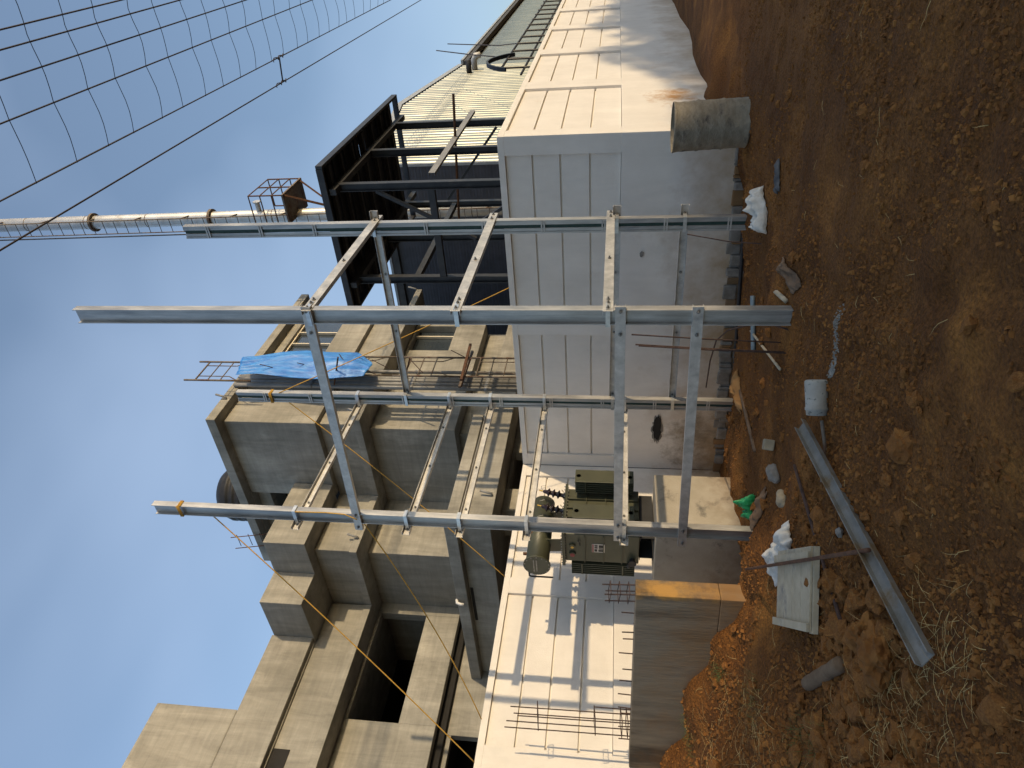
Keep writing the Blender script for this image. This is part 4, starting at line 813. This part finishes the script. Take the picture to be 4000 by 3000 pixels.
def rock(c, s_, seed, mat, name, sub=2, flat=(1, 1, .75), rough=.35):
    bmm = bmesh.new(); bmesh.ops.create_icosphere(bmm, subdivisions=sub, radius=1.0)
    for v in bmm.verts:
        p = v.co.normalized(); k = 1+rough*noise.noise(p*1.3+Vector((seed, 0, 0)))+rough*.5*noise.noise(p*3.1+Vector((0, seed, 0)))+(rough*.45*(abs(noise.noise(p*5.5+Vector((seed, seed, 0))))-.3)+.08*noise.noise(p*14) if sub > 3 else 0)
        v.co = Vector((p.x*k*flat[0], p.y*k*flat[1], p.z*k*flat[2]))*s_
    me = bpy.data.meshes.new(name); bmm.to_mesh(me); bmm.free(); me.materials.append(MT[mat])
    for p in me.polygons: p.use_smooth = sub == 3
    o = bpy.data.objects.new(name, me); COL.objects.link(o); o.location = c; return o
def brickstone(c, sx, sy, sz, rz, seed, mat, name):
    bmm = bmesh.new(); bmesh.ops.create_cube(bmm, size=1.0); bmesh.ops.subdivide_edges(bmm, edges=bmm.edges, cuts=3, use_grid_fill=True)
    for v in bmm.verts:
        v.co = Vector((v.co.x*sx, v.co.y*sy, v.co.z*sz))+Vector((noise.noise(v.co*4+Vector((seed, 0, 0))), noise.noise(v.co*4+Vector((0, seed, 0))), noise.noise(v.co*4+Vector((0, 0, seed)))))*min(sx, sy, sz)*.16
    me = bpy.data.meshes.new(name); bmm.to_mesh(me); bmm.free(); me.materials.append(MT[mat]); o = bpy.data.objects.new(name, me); COL.objects.link(o); o.location = c; o.rotation_euler = (.15, .1, rz)
    md = o.modifiers.new('bevel', 'BEVEL'); md.width = .012; md.segments = 2; return o
tag(brickstone(gpt(5.58, 4.73, .05), .17, .11, .10, .7, 3, 'stone', 'stone_block'), 'buff broken block lying in the trench edge near the left', 'block')
tag(rock(gpt(5.36, 4.92, .03), .09, 5, 'greystone', 'rubble_stone', 3, (1.4, .8, .7)), 'grey elongated rubble stone near the buff block', 'stone')
tag(rock(gpt(4.94, 4.86, .03), .08, 9, 'stone', 'rubble_stone', 3, (1.2, .9, .6)), 'flat buff stone above the white torn sack', 'stone')
tag(rock(gpt(3.40, 3.63, .02), .035, 12, 'greystone', 'pale_stone', 2), 'pale grey stone beside the loose channel', 'stone')
tag(rock(gpt(2.55, 3.72, .05), .14, 21, 'clod', 'earth_lump', 4, (1.25, 1.0, .75), .45), 'large cracked lump of red earth at lower left', 'earth lump')
tag(rock(gpt(2.74, 3.84, .04), .11, 22, 'clod', 'earth_lump', 4, (1.0, 1.2, .7), .45), 'broken red earth lump touching the ribbed rod end', 'earth lump')
tag(rock(gpt(3.06, 2.58, .02), .085, 23, 'clod', 'earth_lump', 4, (1.1, 1.0, .7), .4), 'rounded earth lump alone on the open soil', 'earth lump')
# loose clods: the largest ones singly, the rest as one mass
def campix(x, y):
    v = Vector((x, y, gh(x, y)-CAM_H)); f_ = v.dot(fwd)
    if f_ < .5: return None
    X = 1500+2700*v.dot(rt)/f_; Y = 2000-2700*v.dot(up)/f_
    return X, Y, f_
protos = []
for k in range(10):
    bmm = bmesh.new(); bmesh.ops.create_icosphere(bmm, subdivisions=2, radius=1.0)
    for v in bmm.verts:
        p = v.co.normalized(); kk = 1+.75*noise.noise(p*1.4+Vector((k*3.1, 0, 0)))+.35*noise.noise(p*3.5+Vector((0, k*1.7, 0))); v.co = Vector((p.x*kk, p.y*kk*.85, p.z*kk*.6))
    me = bpy.data.meshes.new('clod'); bmm.to_mesh(me); bmm.free(); me.materials.append(MT['clod']); protos.append(me)
def free(x, y): return not (x > 9.7 and y > 2.7) and not (6.4 < x < 7.5 and 6.85 < y < 8.2) and not (y > 2.75 and x > 9.8)
cnt = 0; q = random.Random(99)
while cnt < 230:
    x, y = (q.uniform(1.5, 8.5), q.uniform(0.3, 8.0)) if cnt < 150 else (q.gauss(2.6, .35), q.gauss(4.1, .55))
    c = campix(x, y)
    if not c or not (-100 < c[0] < 3050 and 2600 < c[1] < 4050) or not free(x, y): continue
    den = noise.noise(Vector((x*.8, y*.8, 6)))+(.25 if y > 4.2-.2*x+1 else -.1)
    if den < q.uniform(-.4, .5): continue
    s_ = q.choice((.022, .028, .035, .045, .06) if cnt < 150 else (.04, .05, .06, .075))*(1.25 if y > 3.6 and x < 4.5 else 1)
    o = bpy.data.objects.new('earth_clod', q.choice(protos)); COL.objects.link(o); o.location = gpt(x, y, s_*.2); o.scale = (s_, s_*q.uniform(.8, 1.2), s_); o.rotation_euler = (q.uniform(-.5, .5), q.uniform(-.5, .5), q.uniform(0, 6)); cnt += 1
    tag(o, 'loose clod of red-brown earth on the dug ground', 'clod', 'loose earth clods')
cubv = [(-1, -1, -.6), (1, -.8, -.6), (.9, 1, -.6), (-.9, .9, -.6), (-.6, -.7, .7), (.7, -.6, .8), (.6, .6, .6), (-.7, .7, .75)]
cubf = [(4, 5, 6, 7), (0, 1, 5, 4), (1, 2, 6, 5), (2, 3, 7, 6), (3, 0, 4, 7)]
vs = []; fs = []; cnt = 0
while cnt < 36000:
    dd = q.random()**1.5*8.5+1.9; an = yaw+q.uniform(-.60, .62); x, y = dd*math.cos(an), dd*math.sin(an)
    if not free(x, y): continue
    if noise.noise(Vector((x*.9, y*.9, 16)))+.5*noise.noise(Vector((x*3, y*3, 26)))+(.15 if x < 4.3 and y > 3 else -.1) < q.uniform(-.45, .35): continue
    s_ = .0035+.013*q.random()**3.2+(.012*q.random()**2 if y > 3.4 and x < 4.5 else 0); z = gh(x, y)+s_*.3
    a1 = q.uniform(0, 6.3); ca, sa = math.cos(a1), math.sin(a1); kx, ky, kz = s_*q.uniform(.6, 1.3), s_*q.uniform(.6, 1.3), s_*q.uniform(.6, 1.1); tl = q.uniform(-.5, .5); n0 = len(vs)
    for v in cubv:
        vx, vy, vz = v[0]*kx, v[1]*ky, v[2]*kz; vz += vx*tl; j = s_*.3
        vs.append((x+vx*ca-vy*sa+q.uniform(-j, j), y+vx*sa+vy*ca+q.uniform(-j, j), z+vz+q.uniform(-j, j)))
    fs += [(a+n0, b_+n0, c_+n0, d_+n0) for a, b_, c_, d_ in cubf]; cnt += 1
me = bpy.data.meshes.new('loose_crumbs'); me.from_pydata(vs, [], fs); me.materials.append(MT['clod']); o = bpy.data.objects.new('loose_crumbs', me); COL.objects.link(o)
tag(o, 'small crumbs of loose earth over the ground', 'crumbs', kind='stuff')
# straw and grass
def blades(name, label, mat, spots, n, seed, lr, wd, upr, cat):
    q = random.Random(seed); vs = []; fs = []
    for _ in range(n):
        s_ = q.choice(spots); x, y = q.gauss(s_[0], s_[2]), q.gauss(s_[1], s_[2])
        if not free(x, y): continue
        an = q.uniform(0, 2*PI); L = q.uniform(*lr); el = q.uniform(*upr); bend = q.uniform(-.8, .8); p = gpt(x, y, .004); w2 = wd*q.uniform(.6, 1.3); n0 = len(vs)
        pts = []
        for i in range(5):
            f = i/4; a2 = an+bend*f
            pts.append(p.copy()); st = L/4
            p = p+Vector((math.cos(a2)*math.cos(el)*st, math.sin(a2)*math.cos(el)*st, math.sin(el)*st)); el -= q.uniform(.05, .35)
            g0 = ghs(p.x, p.y)+.004
            if p.z < g0: p.z = g0+.008
        for i, pp in enumerate(pts):
            t_ = w2*(1-.75*i/4); sx, sy = -math.sin(an)*t_, math.cos(an)*t_
            vs += [(pp.x-sx, pp.y-sy, pp.z), (pp.x+sx, pp.y+sy, pp.z), (pp.x, pp.y, pp.z+t_*1.2)]
        for i in range(4):
            k = n0+i*3; fs += [(k, k+1, k+4, k+3), (k+1, k+2, k+5, k+4), (k+2, k, k+3, k+5)]
    me = bpy.data.meshes.new(name); me.from_pydata(vs, [], fs); me.materials.append(MT[mat]); o = bpy.data.objects.new(name, me); COL.objects.link(o); tag(o, label, cat, kind='stuff'); return o
blades('dry_grass', 'dry yellow straw and roots strewn on the earth at lower left', 'straw', [(2.4, 3.9, .22), (2.2, 3.5, .25), (2.6, 4.6, .3), (3.3, 5.9, .3), (3.8, 7.0, .35), (2.0, 3.0, .2), (3.4, 6.6, .3), (2.1, 4.0, .2)], 620, 31, (.06, .26), .0016, (-.1, .7), 'dry grass')
blades('scattered_straw', 'single straws scattered over the open soil', 'straw', [(4.5, 2.5, .9), (3.4, 2.2, .6), (5.5, 1.8, 1.0), (3.2, 3.4, .5)], 80, 37, (.05, .20), .0018, (0, .15), 'straw')
blades('green_grass', 'sparse green grass tufts on the bank at the left', 'grass', [(4.25, 6.75, .07), (3.55, 5.95, .10), (2.9, 5.3, .10), (2.7, 4.9, .08), (4.1, 7.7, .15)], 330, 41, (.05, .17), .0016, (.5, 1.3), 'grass')

# ------------------------------------------------------------------ unseen hedge added and shaped to cast shade (behind and right of the viewer)
hd = thing('shade_hedge', (10, -35.5, 0), 'unseen tall leafy hedge added to shade the ground and white wall', 'hedge')
def hh(x):
    h = 8.30+.75*max(0, min(1, (9.0-x)/.6))+.25*noise.noise(Vector((x*.5, 0, 3)))+.12*noise.noise(Vector((x*1.9, 0, 9)))
    if x > 16.5: h += min(1, (x-16.5)/3.5)*(1.35+.9*noise.noise(Vector((x*.45, 4, 1))))
    return h
q = random.Random(5); vs = []; fs = []
hx = [-14+.4*i for i in range(160)]
for x in hx:
    h = hh(x)-.45
    for (yy, zz) in ((-34.6, 0), (-34.2, h*.6), (-35.0, h), (-36.0, h), (-36.6, h*.6), (-36.2, 0)): vs.append((x, yy+.4*noise.noise(Vector((x*.8, zz, 2))), zz-.05))
for i in range(len(hx)-1):
    for k in range(5): fs.append((i*6+k, (i+1)*6+k, (i+1)*6+k+1, i*6+k+1))
m = MB(); m.add(vs, fs); m.build('solid_core', 'leaf', hd)
vs = []; fs = []
for _ in range(24000):
    x = q.uniform(-14, 50); h = hh(x); z = h-.9*q.random()**2 if q.random() < .7 else q.uniform(.3, h); y = q.uniform(-36.6, -34.2)
    if x > 15 and z > 7.8 and noise.noise(Vector((x*.9, y*.6, z*1.1))) > .25: continue
    r_ = q.uniform(.08, .18); a1, a2 = q.uniform(0, 6.3), q.uniform(-1.2, 1.2); u_ = Vector((math.cos(a1), math.sin(a1)*math.cos(a2), math.sin(a1)*math.sin(a2)))*r_; v_ = Vector((-math.sin(a1), math.cos(a1), .6*math.sin(a2*3))).normalized()*r_*.55; c = Vector((x, y, z)); n0 = len(vs)
    vs += [c-u_, c+v_, c+u_, c-v_]; fs.append((n0, n0+1, n0+2, n0+3))
m = MB(); m.v = [tuple(v) for v in vs]; m.f = fs; o = m.build('leaves', 'leaf', hd); o['kind'] = 'stuff'
